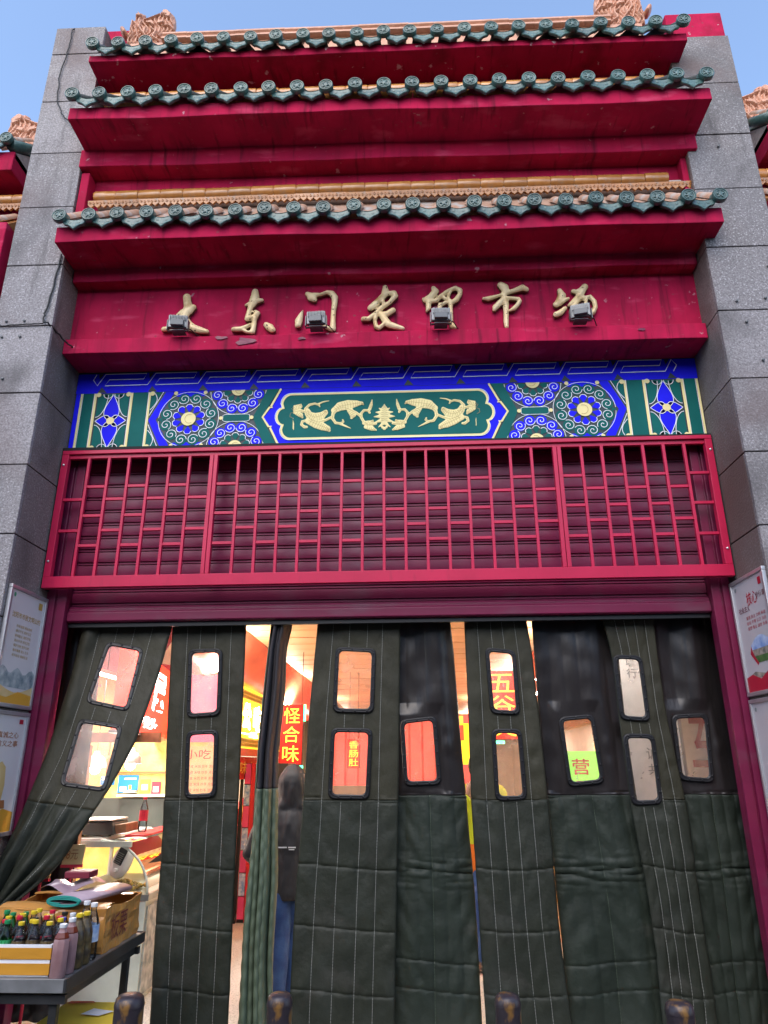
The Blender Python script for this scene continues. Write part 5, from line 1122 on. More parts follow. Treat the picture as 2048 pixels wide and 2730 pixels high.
# ================================================================== market hall shell
b = MB(); b.box(-3.6, 3.6, 22, 22.2, 0, 3.6); o = struct('hall_end_wall', b, 'wall_cream')
b = MB(); b.box(-3.75, -3.6, .93, 22, 0, 3.6); struct('hall_side_wall', b, 'wall_cream')
b = MB(); b.box(3.6, 3.75, .93, 22, 0, 3.6); struct('hall_side_wall', b, 'wall_cream')
b = MB(); b.box(-3.75, 3.75, .93, 22.2, 3.06, 3.3); CE = struct('ceiling', b, 'ceiling_gap')
me_pk = {}
y = 1.0; k = 0
while y < 21.6:
    for (xa, xb) in ((-1.66, -.72 if k % 2 else .2), (-.72 if k % 2 else .2, 1.8)):
        key = (xa, xb)
        if key not in me_pk:
            q = MB(); q.box(xa, xb-.012, 0, .458, -.02, 0); me_pk[key] = mk(q, 'ceiling_plank'); me_pk[key].materials.append(MATS['ceiling_plank'])
        o = bpy.data.objects.new('ceiling_plank', me_pk[key]); link(o, CE); o.location = (0, y, 3.045+random.uniform(-.004, .004)); o.rotation_euler = (random.uniform(-.006, .006), 0, 0)
    y += .482; k += 1
for s, l_ in ((-1, 'wrinkled brown plastic film soffit above the left stalls'), (1, 'wrinkled brown plastic film soffit above the right stalls')):
    b = MB(); x0_, x1_ = (1.66, 1.98) if s < 0 else (1.80, 2.12)
    def sf(u, v): 
        w_ = .012*math.sin(v*160+u*5)+.010*math.sin(v*61+u*9+1)
        return (s*(x0_+(x1_-x0_)*u)+w_*.5, 1.6+v*20, 3.03-.58*u+w_)
    b.grid(sf, 10, 300); tag(obj('film_soffit', b, 'film', smooth=True), l_, 'soffit')
# ================================================================== lamps of the hall (they light it)
def tube_lamp(x, y, z, rot, L, w, label, col=(1, .90, .78)):
    t = thing('tube_lamp', (x, y, z), label, 'lamp', 'tube lamps over the stalls')
    b = MB(); b.box(-L/2, L/2, -.02, .02, .012, .045)
    c, s = math.cos(rot), math.sin(rot)
    b.v = [(x+p[0]*c-p[1]*s, y+p[0]*s+p[1]*c, z+p[2]) for p in b.v]; obj('batten', b, 'white_gloss', t)
    b = MB(); b.tube([(x-L/2*c, y-L/2*s, z), (x+L/2*c, y+L/2*s, z)], .013, 10); obj('tube', b, 'tube_glow', t, smooth=True)
    ld = bpy.data.lights.new('tube_light', 'AREA'); ld.shape = 'RECTANGLE'; ld.size = L; ld.size_y = .12; ld.energy = w; ld.color = col; ld.spread = R(180)
    lo = bpy.data.objects.new('tube_light', ld); link(lo, t); lo.location = (0, 0, -.03); lo.rotation_euler = (0, 0, rot)
    return t
LAMP = 30
for i, yy in enumerate((1.9, 5.2, 8.6, 12.5, 16.5)):
    od = ('nearest', 'second', 'third', 'fourth', 'farthest')[i]
    tube_lamp(-2.55, yy, 2.36, math.pi/2, 1.2, LAMP if i else 25, od+' white tube lamp over the left row of stalls')
    tube_lamp(2.65, yy+.6, 2.36, math.pi/2, 1.2, LAMP if i else 14, od+' white tube lamp over the right row of stalls')
for x_, l_ in ((-1.2, 'left'), (1.3, 'right')): tube_lamp(x_, 1.02, 2.80, 0, 1.2, 8, 'added unseen tube lamp on the inner lintel above the '+l_+' half of the doorway', (1, .95, .88))  # added unseen lamps that brighten the curtain backs and display boards
for i, yy in enumerate((3.2, 7.5, 12.0, 17)):
    # uplighters standing on top of the sign fascias wash the planked ceiling
    for s in (-1, 1):
        t = thing('uplighter', (s*1.9, yy, 2.5), ('nearest', 'second', 'third', 'farthest')[i]+' warm strip lamp on the sign fascia '+('left' if s < 0 else 'right')+' of the aisle', 'lamp', 'strip lamps on the fascias')
        b = MB(); b.box(s*1.9-.03, s*1.9+.03, yy-.4, yy+.4, 2.47, 2.495); obj('housing', b, 'white_gloss', t)
        ld = bpy.data.lights.new('strip_light', 'AREA'); ld.shape = 'RECTANGLE'; ld.size = .06; ld.size_y = .8; ld.energy = 40; ld.color = (1, .74, .60)
        lo = bpy.data.objects.new('strip_light', ld); link(lo, t); lo.location = (-s*.05, 0, .02); lo.rotation_euler = (0, s*R(-150), 0)
def pendant(x, y, z, label):
    t = thing('pendant_lamp', (x, y, z), label, 'lamp', 'pendant lamps of the snack stall')
    b = MB(); b.lathe([(.016, .15), (.022, .145), (.03, .12), (.055, .105), (.082, .07), (.090, .02), (.088, .015), (.080, .065), (.05, .095), (.02, .10)], (x, y, z), 20); obj('shade', b, 'white_gloss', t, smooth=True)
    b = MB(); b.lathe([(.01, .10), (.03, .08), (.045, .03), (.04, -.015), (.02, -.035), (.004, -.04)], (x, y, z), 14); obj('bulb', b, 'bulb', t, smooth=True)
    b = MB(); b.tube([(x, y, z+.14), (x+.005, y, z+.6), (x, y, 3.0)], .004, 6); obj('cord', b, 'cable', t)
    ld = bpy.data.lights.new('bulb_light', 'POINT'); ld.energy = 6; ld.color = (1, .93, .80); ld.shadow_soft_size = .05
    lo = bpy.data.objects.new('bulb_light', ld); link(lo, t); lo.location = (0, 0, -.08)
pendant(-2.27, 1.95, 1.60, 'white pendant lamp glowing over the snack counter'); pendant(-2.60, 2.0, 1.57, 'white pendant lamp half behind the pulled-aside curtain')
# ================================================================== snack stall behind the left gap
ST = thing('snack_stall', (-2.4, 2.2, 0), 'yellow-walled snack stall seen through the left gap in the curtains', 'stall')
b = MB(); b.box(-3.5, -1.72, 2.95, 3.0, 0, 2.5); obj('back_wall', b, 'wall_yellow', ST)
b = MB(); b.box(-3.5, -3.45, 1.0, 2.95, 0, 2.5); obj('side_wall', b, 'wall_mauve', ST)
b = MB(); b.box(-3.0, -2.18, 2.90, 2.945, .93, 1.30); obj('steel_splashback', b, 'slate', ST)
b = MB(); b.box(-3.45, -1.9, 1.55, 1.6, 1.78, 1.86); obj('brown_beam', b, 'brown_board', ST)
b = MB(); b.box(-2.37, -2.30, 1.15, 1.22, 0, 1.75); obj('wooden_post', b, 'wood_orange', ST, bevel=.004)
b = MB(); b.box(-2.66, -2.55, 2.86, 2.94, 1.35, 1.37); b.box(-2.7, -1.9, 2.80, 2.94, 1.315, 1.335); obj('shelf', b, 'white_gloss', ST)
b = MB(); b.box(-3.5, -1.72, 2.95, 3.0, 2.502, 3.03); obj('upper_wall', b, 'wall_pink', ST)
b = MB(); b.box(-2.17, -1.73, 2.925, 2.948, 1.82, 2.49); obj('pink_glow_panel', b, 'glow_pink', ST)  # added panel glowing pink to tint the view through the curtain windows
# lightbox over the stall
LBx = thing('lightbox_sign', (-2.1, 1.9, 1.85), 'red lightbox sign with white glowing characters above the snack stall', 'sign')
p0, p1 = Vector((-1.985, 1.05, 0)), Vector((-2.30, 2.9, 0)); dr = (p1-p0).normalized(); nr = Vector((dr.y, -dr.x, 0))
def sbox(a, b_, za, zb, d0, d1):
    q = MB(); v = []
    for z in (za, zb):
        for s, d in ((a, d0), (b_, d0), (b_, d1), (a, d1)): w_ = p0+dr*s-nr*d; v.append((w_.x, w_.y, z))
    return q.add(v, [(0, 3, 2, 1), (4, 5, 6, 7), (0, 1, 5, 4), (1, 2, 6, 5), (2, 3, 7, 6), (3, 0, 4, 7)])
L_ = (p1-p0).length
obj('face', sbox(0, L_, 1.86, 2.50, 0, .12), 'sign_red', LBx); obj('trim', sbox(-.01, L_+.01, 1.835, 1.858, -.01, .13), 'alu', LBx)
u0 = p0+nr*.004
text('character', '千', u0+dr*.12+Vector((0, 0, 2.06)), dr, (0, 0, 1), .62, .36, 'sign_white', LBx, .02)
text('character', '层', u0+dr*.95+Vector((0, 0, 2.06)), dr, (0, 0, 1), .62, .36, 'sign_white', LBx, .02)
text('small_lettering', '卖 馒头', u0+dr*.06+Vector((0, 0, 1.90)), dr, (0, 0, 1), 1.2, .10, 'sign_white', LBx, .02)
obj('yellow_panel', sbox(.45, L_-.02, 1.862, 2.48, -.0025, -.001), 'sign_yellow', LBx) if False else None
# pictures and cards on the back wall
def wallcard(nm, x0, x1, z0, z1, m, label, cat, y=2.94, parts=()):
    t = thing(nm, ((x0+x1)/2, y, z0), label, cat)
    q = MB(); q.box(x0, x1, y-.008, y, z0, z1); obj('sheet', q, m, t)
    for (a, b_, c_, d_, mm_) in parts:
        q = MB(); q.box(x0+(x1-x0)*a, x0+(x1-x0)*b_, y-.0105, y-.0085, z0+(z1-z0)*c_, z0+(z1-z0)*d_); obj('print', q, mm_, t)
    return t
wallcard('payment_card', -2.75, -2.55, 1.345, 1.51, 'card_blue', 'blue notice card on the yellow back wall', 'card', parts=[(.1, .45, .1, .35, 'card_white'), (.3, .9, .75, .85, 'card_white'), (.55, .7, .2, .45, 'card_orange')])
wallcard('payment_card', -2.53, -2.43, 1.34, 1.47, 'card_orange', 'orange payment card right of the blue card', 'card', parts=[(.2, .8, .25, .65, 'card_white')])
wallcard('payment_card', -2.41, -2.32, 1.32, 1.45, 'card_red', 'red payment card right of the orange card', 'card', parts=[(.2, .8, .25, .65, 'card_white')])
wallcard('payment_card', -2.93, -2.79, 1.42, 1.50, 'card_blue', 'small blue notice card half behind the pulled-aside curtain', 'card', parts=[(.1, .9, .55, .9, 'card_white')])
fr = thing('framed_licence', (-2.5, 2.93, 1.55), 'framed licence with a red border on the yellow wall behind the lamps', 'picture')
q = MB(); q.box(-2.86, -2.15, 2.925, 2.945, 1.545, 1.90); obj('paper', q, 'wall_yellow', fr)
for a in ((-2.88, -2.13, 1.525, 1.545), (-2.88, -2.13, 1.90, 1.92), (-2.88, -2.86, 1.545, 1.90), (-2.15, -2.13, 1.545, 1.90)):
    q = MB(); q.box(a[0], a[1], 2.915, 2.945, a[2], a[3]); obj('frame_bar', q, 'ink_brown', fr)
ms = wallcard('menu_sheet', -2.16, -1.76, 1.22, 1.78, 'ink_sand', 'peach menu sheet with rows of red writing behind the second curtain', 'menu')
for i in range(6): text('writing', '麻辣凉皮 米线 抄手 凉面', (-2.13, 2.929, 1.30+i*.055), (1, 0, 0), (0, 0, 1), .34, .03, 'ink_red', ms)
text('writing', '小吃', (-2.10, 2.929, 1.66), (1, 0, 0), (0, 0, 1), .26, .09, 'ink_red', ms)
# glass counter
GC = thing('glass_counter', (-2.15, 1.8, 0), 'glass snack counter with curved front beside the steel table', 'counter')
b = MB(); b.box(-2.52, -1.80, 1.32, 2.4, .012, .66); obj('cabinet', b, 'pale_panel', GC, bevel=.006)
b = MB(); b.box(-1.796, -1.79, 1.34, 2.38, .05, .62); obj('picture_panel', b, 'ink_bird', GC)
b = MB(); b.box(-2.53, -1.78, 1.31, 2.41, .66, .70); obj('tray', b, 'steel', GC)
arc = [(-2.20+.40*math.sin(a), .70+.365*math.cos(a)) for a in np.linspace(0, math.pi/2, 12)]
for yy in (1.33, 2.36):
    b = MB(); b.tube([(x, yy, z) for x, z in arc], .010, 6); obj('curved_rail', b, 'pale_panel', GC, smooth=True)
b = MB(); b.add([(x, y_, z) for x, z in arc for y_ in (1.33, 2.36)], [(2*i, 2*i+1, 2*i+3, 2*i+2) for i in range(len(arc)-1)]); obj('curved_glass', b, 'case_glass', GC, smooth=True)
b = MB(); b.box(-2.53, -2.19, 1.31, 2.41, 1.062, 1.078); obj('top_shelf', b, 'case_glass' if False else 'white_gloss', GC)
b = MB(); b.box(-2.53, -1.95, 1.302, 1.33, 1.02, 1.061); obj('top_rail', b, 'pale_panel', GC)
for x in (-2.51, -2.19):
    b = MB(); b.box(x-.012, x+.012, 2.34, 2.37, .70, 1.06); obj('post', b, 'pale_panel', GC)
b = MB(); b.box(-2.06, -1.9, 1.45, 2.3, 1.079, 1.092); obj('red_tray', b, 'red_plain', GC)
# heat lamp in the case
HL = thing('food_warmer', (-2.10, 1.55, .86), 'white oval food warmer with grey vents hanging inside the glass counter', 'appliance')
b = MB(); Mx = Matrix.Translation((-2.08, 1.50, .90)) @ Matrix.Rotation(R(24), 4, 'Y') 
b.lathe([(.004, -.125), (.04, -.118), (.066, -.085), (.078, -.03), (.076, .04), (.060, .10), (.03, .128), (.004, .132)], (0, 0, 0), 18); b.v = [tuple(Mx @ Vector((p[0], p[1]*.6, p[2]))) for p in b.v]; obj('shell', b, 'white_gloss', HL, smooth=True)
b = MB(); b.box(-.048, .020, -.053, -.04, -.02, .10); b.v = [tuple(Mx @ Vector(p)) for p in b.v]; obj('grey_panel', b, 'grey_plastic', HL, bevel=.006)
for i in range(6):
    b = MB(); b.box(-.042, .008, -.060, -.0535, -.012+i*.014, -.006+i*.014); b.v = [tuple(Mx @ Vector(p)) for p in b.v]; obj('vent_slat', b, 'steel', HL)
b = MB(); b.lathe([(.016, 0), (.016, .02), (.012, .024)], (0, -.04, -.06), 12, 0, 'y'); b.v = [tuple(Mx @ Vector(p)) for p in b.v]; obj('knob', b, 'white_gloss', HL)
# food
def pile(name, cx_, cy_, z, rx, ry, n, r_, m, label):
    b = MB()
    for i in range(n):
        a = random.uniform(0, 6.28); q = math.sqrt(random.random()); x, y_ = cx_+rx*q*math.cos(a), cy_+ry*q*math.sin(a); h = (1-q)*.05
        k = r_*random.uniform(.85, 1.1); b.lathe([(k*.3, -k*.9), (k*.85, -k*.5), (k, 0), (k*.85, k*.5), (k*.3, k*.9)], (x, y_, z+h+k), 8)
    o = obj(name, b, m, smooth=True); o['kind'] = 'stuff'; return tag(o, label, 'food')
pile('snack_pile', -2.07, 1.55, .70, .15, .14, 110, .016, 'snack', 'pile of speckled yellow and brown round snacks in the glass counter')
pile('snack_pile', -1.88, 1.75, .70, .07, .16, 60, .017, 'snack_orange', 'pile of orange fried snacks at the right end of the glass counter')
# scale and bottle on the counter top
SCL = thing('kitchen_scale', (-2.3, 1.55, 1.08), 'grey digital scale with red display on top of the glass counter', 'scale')
b = MB(); b.prism([(-2.54, 1.095), (-2.42, 1.185), (-2.15, 1.185), (-2.13, 1.095)], 'y', 1.40, 1.72); obj('body', b, 'grey_plastic', SCL, bevel=.008)
b = MB(); b.box(-2.43, -2.15, 1.39, 1.72, 1.196, 1.206); obj('pan', b, 'alu', SCL, bevel=.003)
b = MB(); b.prism([(-2.128, 1.098), (-2.155, 1.163), (-2.06, 1.175), (-2.05, 1.11)], 'y', 1.44, 1.70); obj('display', b, 'brown_board', SCL, bevel=.004)
b = MB(); b.box(-2.33, -2.30, 1.412, 1.419, 1.108, 1.124); obj('switch', b, 'card_red', SCL)
for x in (-2.42, -2.2):
    b = MB(); b.lathe([(.012, 0), (.012, .017)], (x, 1.5, 1.079), 8); obj('foot', b, 'cable', SCL)
def bottle_parts(t, c, h, r_, body_m, liquid_m, cap_m, label_m=None, shape=0, lab=(.32, .62)):
    prof = [(r_*.85, 0), (r_, h*.03), (r_, h*.32), (r_*.94, h*.36), (r_, h*.42), (r_, h*.60), (r_*.80, h*.72), (r_*.42, h*.86), (r_*.36, h*.90), (r_*.40, h*.905), (r_*.36, h*.92), (r_*.36, h*.93)]
    if shape == 1: prof = [(r_*.9, 0), (r_, h*.02), (r_, h*.66), (r_*.82, h*.76), (r_*.5, h*.86), (r_*.42, h*.90), (r_*.42, h*.93)]
    b = MB(); b.lathe(prof, c, 12 if shape == 0 else 8); o = obj('bottle_body', b, body_m, t, smooth=True)
    if shape == 1: o.data.set_sharp_from_angle(angle=R(40))
    b = MB(); b.lathe([(r_*.44, h*.925), (r_*.46, h*.93), (r_*.46, h*.995), (r_*.40, h)], c, 12); obj('cap', b, cap_m, t, smooth=True).data.set_sharp_from_angle(angle=R(40))
    if liquid_m:
        b = MB(); b.lathe([(p*.94, q*1.0+.002) for p, q in prof if q <= h*.62]+[(r_*.7, h*.66)], c, 10); obj('drink', b, liquid_m, t, smooth=True)
    if label_m: b = MB(); b.lathe([(r_*1.012, h*lab[0]), (r_*1.012, h*lab[1])], c, 14); b.f = b.f[:-2]; b.mi = b.mi[:-2]; obj('label', b, label_m, t, smooth=True)
CB = thing('drink_bottle', (-1.99, 1.62, 1.10), 'clear bottle with red label and cap beside the scale', 'bottle'); bottle_parts(CB, (-1.99, 1.62, 1.10), .26, .034, 'clear_plastic', None, 'card_red', 'card_red')
# ================================================================== other stalls and signs
YS = thing('yellow_sign', (-1.72, 4.2, 1.72), 'yellow shop sign with patterned borders and glowing white characters', 'sign')
b = MB(); b.box(-1.86, -1.72, 3.05, 6.2, 1.78, 2.44); obj('face', b, 'sign_yellow', YS)
for za in (1.795, 2.315):
    b = MB(); b.box(-1.7195, -1.716, 3.06, 6.19, za, za+.095); obj('border', b, 'wall_yellow', YS)
    b = MB()
    for i in range(62):
        for j in range(2): q = 3.08+i*.05+(.025 if j else 0); b.box(-1.7155, -1.713, q, q+.026, za+.012+j*.042, za+.036+j*.042)
    o = obj('border_pattern', b, 'sign_pattern', YS)
for i, s in enumerate(('小', '公', '吃', '味')): text('character', s, (-1.712, 3.12+i*.58, 1.98), (0, 1, 0), (0, 0, 1), .40, .30, 'sign_white', YS, .02)
text('small_lettering', '一品', (-1.712, 3.6, 1.905), (0, 1, 0), (0, 0, 1), .9, .06, 'sign_white', YS, .02)
b = MB(); b.box(-1.80, -1.705, 3.05, 6.2, 1.70, 1.778); obj('lower_trim', b, 'red_plain', YS)
RB = MB(); RB.grid(lambda u, v: (-1.74+.015*math.sin(v*40)*(1-u), 3.1+v*3.0, 1.69-.24*u), 4, 60); rb = obj('banner_cloth', RB, 'red_cloth', smooth=True); tag(rb, 'red cloth valance with orange writing under the yellow sign', 'banner')
text('lettering', '川味小吃', (-1.715, 3.25, 1.50), (0, 1, 0), (0, 0, 1), 1.6, .14, 'ink_orange', rb, .01)
# stall interior beyond the yellow sign
S2 = thing('food_stall', (-2.4, 4.8, 0), 'bright food stall with shelves under the yellow sign', 'stall')
b = MB(); b.box(-3.5, -3.4, 3.05, 9.0, 0, 2.4); obj('back_wall', b, 'wall_yellow', S2)
b = MB(); b.box(-2.3, -1.85, 3.6, 6.2, .012, .95); obj('counter', b, 'red_plain', S2, bevel=.006)
for i in range(3): b = MB(); b.box(-3.39, -3.1, 3.3, 8.5, .9+i*.4, .93+i*.4); obj('shelf', b, 'white_gloss', S2)
for i in range(16):
    b = MB(); x, y_ = -2.1+random.uniform(-.12, .2), 3.7+i*.155; h = random.uniform(.10, .28); b.lathe([(.05, 0), (.055, h*.8), (.03, h*.9), (.03, h)], (x, y_, .95), 10)
    tag(obj('jar', b, random.choice(['card_orange', 'snack_orange', 'card_red', 'wall_yellow']), smooth=True), ('first second third fourth fifth sixth seventh eighth ninth tenth eleventh twelfth thirteenth fourteenth fifteenth last'.split()[i])+' jar along the red counter under the yellow sign', 'jar', 'jars on the food stall counter')
# drinks cooler beside the aisle
DC = thing('drinks_cooler', (-1.55, 3.6, 0), 'tall drinks cooler with pink, blue and red edge strips left of the aisle', 'cooler')
b = MB(); b.box(-1.74, -1.25, 4.05, 4.6, .012, 1.62); obj('cabinet', b, 'grey_plastic', DC)
b = MB(); b.box(-1.66, -1.615, 4.02, 4.046, .02, 1.62); obj('edge_strip', b, 'red_plain', DC)
for i in range(7):
    b = MB(); b.box(-1.73, -1.665, 4.02, 4.046, .05+i*.225, .05+i*.225+.215); obj('edge_panel', b, 'pink_strip' if i % 2 == 0 else 'label_blue', DC)
b = MB(); b.box(-1.775, -1.745, 4.0, 4.046, .012, 1.62); obj('door_edge', b, 'cable', DC)
# LED signs hanging over the aisle
def led_sign(x0, x1, z0, z1, y, body, label, cm='led_yellow', fm='led_red', vert=True, strips=()):
    t = thing('led_sign', ((x0+x1)/2, y, z0), label, 'sign', 'glowing LED signs in the hall')
    q = MB(); q.box(x0, x1, y, y+.08, z0, z1); obj('case', q, 'led_box', t)
    q = MB(); q.box(x0+.01, x1-.01, y-.006, y-.001, z0+.01, z1-.01); obj('face', q, fm, t)
    n = len(body); h = (z1-z0-.04)/n
    for i, s in enumerate(body): text('character', s, (x0+(x1-x0)*.14, y-.010, z1-.02-h*(i+1)+h*.08), (1, 0, 0), (0, 0, 1), (x1-x0)*.72, h*.84, cm, t)
    for (a, b_, c_, d_, mm_) in strips: q = MB(); q.box(x0+(x1-x0)*a, x0+(x1-x0)*b_, y-.012, y-.0065, z0+(z1-z0)*c_, z0+(z1-z0)*d_); obj('led_strip', q, mm_, t)
    for xx in (x0+.03, x1-.03): q = MB(); q.tube([(xx, y+.04, z1), (xx, y+.04, 3.03)], .004, 5); obj('hanger', q, 'cable', t)
    return t
led_sign(-1.53, -1.235, 1.60, 2.34, 5.0, '怪合味', 'red LED sign reading 怪合味 above the hooded person', strips=[(1.02, 1.10, .72, 1.0, 'led_green'), (.3, 1.05, -.05, -.01, 'led_green')])
led_sign(-1.30, -1.08, 1.62, 2.20, 6.4, '麻辣香', 'narrow red LED sign with a blue top just right of the 怪合味 sign', strips=[(0, 1, .97, 1.03, 'led_blue')])
led_sign(-.86, -.66, 1.55, 1.98, 7.2, '香肠肚', 'narrow LED sign 香肠肚 behind the wide curtain window')
led_sign(.66, .86, 1.56, 1.90, 6.6, '香麻饼', 'small yellow LED sign behind the single window of the black-topped curtain')
led_sign(.955, 1.335, 1.84, 2.56, 3.4, '五谷美', 'large red LED sign reading 五谷美 behind the curtain right of the gap', strips=[(.5, .9, 1.0, 1.03, 'led_green'), (.0, .5, -.05, -.01, 'led_green')])
LBy = thing('lightbox_sign', (.87, 5.5, 1.6), 'yellow lightbox sign with green edge in the narrow right gap', 'sign')
b = MB(); b.box(.80, .94, 5.5, 5.6, 1.60, 2.12); obj('face', b, 'sign_yellow', LBy)
b = MB(); b.box(.765, .799, 5.49, 5.6, 1.60, 1.9); obj('led_strip', b, 'led_green', LBy)
b = MB(); b.box(.81, .86, 5.494, 5.499, 1.9, 2.10); obj('red_panel', b, 'sign_red', LBy)
b = MB(); b.box(.80, .89, 6.0, 6.1, 2.09, 2.25); tag(obj('sign_box', b, 'sign_orange'), 'plain orange lit sign box high in the narrow right gap', 'sign')
RP = thing('glow_panel', (.2, 13, .8), 'added red glow panel across the far part of the aisle', 'banner')  # added glowing panel that reddens the view through the curtain windows
b = MB(); b.box(-1.9, 1.75, 13, 13.08, 1.15, 2.72); obj('face', b, 'glow_rose', RP)
for xx in np.arange(-1.75, 1.7, .3): b = MB(); b.box(xx, xx+.05, 12.96, 12.995, 1.15, 2.72); obj('slat', b, 'red_plain', RP)
for xx in (-1.85, 1.7): b = MB(); b.tube([(xx, 13.04, 0), (xx, 13.04, 2.75)], .02, 8); obj('post', b, 'alu', RP)
# right-hand stalls
S3 = thing('food_stall', (2.4, 4.5, 0), 'food stall with green menu board on the right of the aisle', 'stall')
b = MB(); b.box(3.4, 3.5, 1.6, 9.0, 0, 2.4); obj('back_wall', b, 'wall_yellow', S3)
b = MB(); b.box(1.9, 2.35, 2.9, 7.2, .012, .95); obj('counter', b, 'card_orange', S3, bevel=.006)
b = MB(); b.box(1.98, 2.10, 2.9, 8.5, 2.0, 2.45); obj('fascia', b, 'brown_board', S3)
GM = thing('menu_board', (1.9, 3.0, 1.4), 'green menu board with orange lettering behind the single-window curtain', 'sign')
b = MB(); b.box(1.60, 2.15, 3.0, 3.04, 1.30, 1.72); obj('face', b, 'sign_green', GM)
text('character', '营', (1.745, 2.994, 1.50), (1, 0, 0), (0, 0, 1), .17, .15, 'ink_red', GM, .01); text('character', '三', (1.765, 2.994, 1.345), (1, 0, 0), (0, 0, 1), .13, .10, 'ink_red', GM, .01)
# pale display boards standing just inside on the right
def inner_board(x0, x1, z0, z1, y, label, txt):
    t = thing('display_board', ((x0+x1)/2, y, z0), label, 'board')
    q = MB(); q.box(x0, x1, y, y+.03, z0, z1); obj('sheet', q, 'white_gloss', t)
    for a in ((x0-.025, x0-.0005), (x1+.0005, x1+.025)): q = MB(); q.box(a[0], a[1], y-.005, y+.035, 0.012, z1); obj('post', q, 'alu', t)
    for s, x, z, w_, h, m in txt: text('lettering', s, (x, y-.003, z), (1, 0, 0), (0, 0, 1), w_, h, m, t, .005)
inner_board(1.78, 2.25, .9, 2.62, 1.35, 'pale display board with grey lettering behind the right curtains', [('以真诚', 1.90, 2.335, .26, .075, 'ink_grey'), ('行信义', 1.90, 2.245, .26, .075, 'ink_grey'), ('诚', 1.98, 1.63, .10, .09, 'ink_grey'), ('共', 1.98, 1.52, .10, .08, 'ink_grey')])
inner_board(2.32, 2.85, 1.0, 2.3, 1.5, 'pale display board with a big red character behind the rightmost curtain', [('车', 2.38, 1.45, .34, .60, 'ink_red')])
wb = MB(); wb.box(-2.66, -2.375, 1.02, 1.05, .35, 1.35); wbo = tag(obj('white_notice', wb, 'card_white'), 'white notice panel with red characters behind the pulled-aside curtain', 'sign')
text('lettering', '放', (-2.575, 1.015, .77), (1, 0, 0), (0, 0, 1), .19, .20, 'card_red', wbo, .02); text('lettering', '心', (-2.575, 1.015, .53), (1, 0, 0), (0, 0, 1), .19, .18, 'card_red', wbo, .02)
# ================================================================== people
def capsules(name, chains, voxel, smooth_it=6):
    mb = MB()
    for ch in chains:
        pts = [Vector(p[:3]) for p in ch]; rs = [p[3] for p in ch]
        for (a, ra), (b, rb) in zip(zip(pts[:-1], rs[:-1]), zip(pts[1:], rs[1:])): mb.tube([a.lerp(b, t) for t in (0, .5, 1)], [ra, (ra+rb)/2, rb], 14)
        for p, r_ in zip(pts, rs): mb.lathe([(r_*.05, -r_), (r_*.5, -r_*.87), (r_*.87, -r_*.5), (r_, 0), (r_*.87, r_*.5), (r_*.5, r_*.87), (r_*.05, r_)], p, 14)
    me = mk(mb, name); o = bpy.data.objects.new(name, me); COL.objects.link(o)
    md = o.modifiers.new('r', 'REMESH'); md.mode = 'VOXEL'; md.voxel_size = voxel
    md = o.modifiers.new('s', 'SMOOTH'); md.factor = .5; md.iterations = smooth_it
    dg = bpy.context.evaluated_depsgraph_get(); dg.update(); m2 = bpy.data.meshes.new_from_object(o.evaluated_get(dg)); bpy.data.objects.remove(o); m2.name = name; m2.shade_smooth(); return m2
M('jeans', (0.026, 0.060, 0.20), .8, col2=(0.06, 0.13, 0.32), vscale=9, bump=.5, bscale=24, stretch=(1, 1, 1))
M('jacket', (0.042, 0.040, 0.043), .65, var=.15, vscale=6, bump=.35, bscale=9)
M('skin', (0.52, 0.30, 0.22), .5); M('hair', (0.015, 0.012, 0.01), .5); M('shoe', (0.03, 0.03, 0.03), .5)
M('vest_yellow', (0.55, 0.62, 0.02), .6, emit=(.5, .6, 0), estr=.0); M('vest_orange', (0.75, 0.18, 0.02), .6); M('sleeve', (0.06, 0.06, 0.07), .7)
def hand(cx_, cy_, cz_, dx, s):
    """palm and five fingers hanging from a wrist, slightly curled"""
    ch = [[(cx_, cy_, cz_, .026), (cx_+dx*.004, cy_-.005, cz_-.05, .030), (cx_+dx*.004, cy_-.012, cz_-.085, .030)]]
    for i, (off, L) in enumerate(((-.026, .062), (-.009, .074), (.009, .070), (.025, .054))):
        ch.append([(cx_, cy_+off, cz_-.085, .0095), (cx_-dx*.006, cy_+off*1.1, cz_-.085-L*.55, .009), (cx_-dx*.022, cy_+off*1.1, cz_-.085-L, .0075)])
    ch.append([(cx_, cy_-.024, cz_-.035, .012), (cx_-dx*.010, cy_-.046, cz_-.065, .0105), (cx_-dx*.016, cy_-.05, cz_-.095, .009)])
    return ch
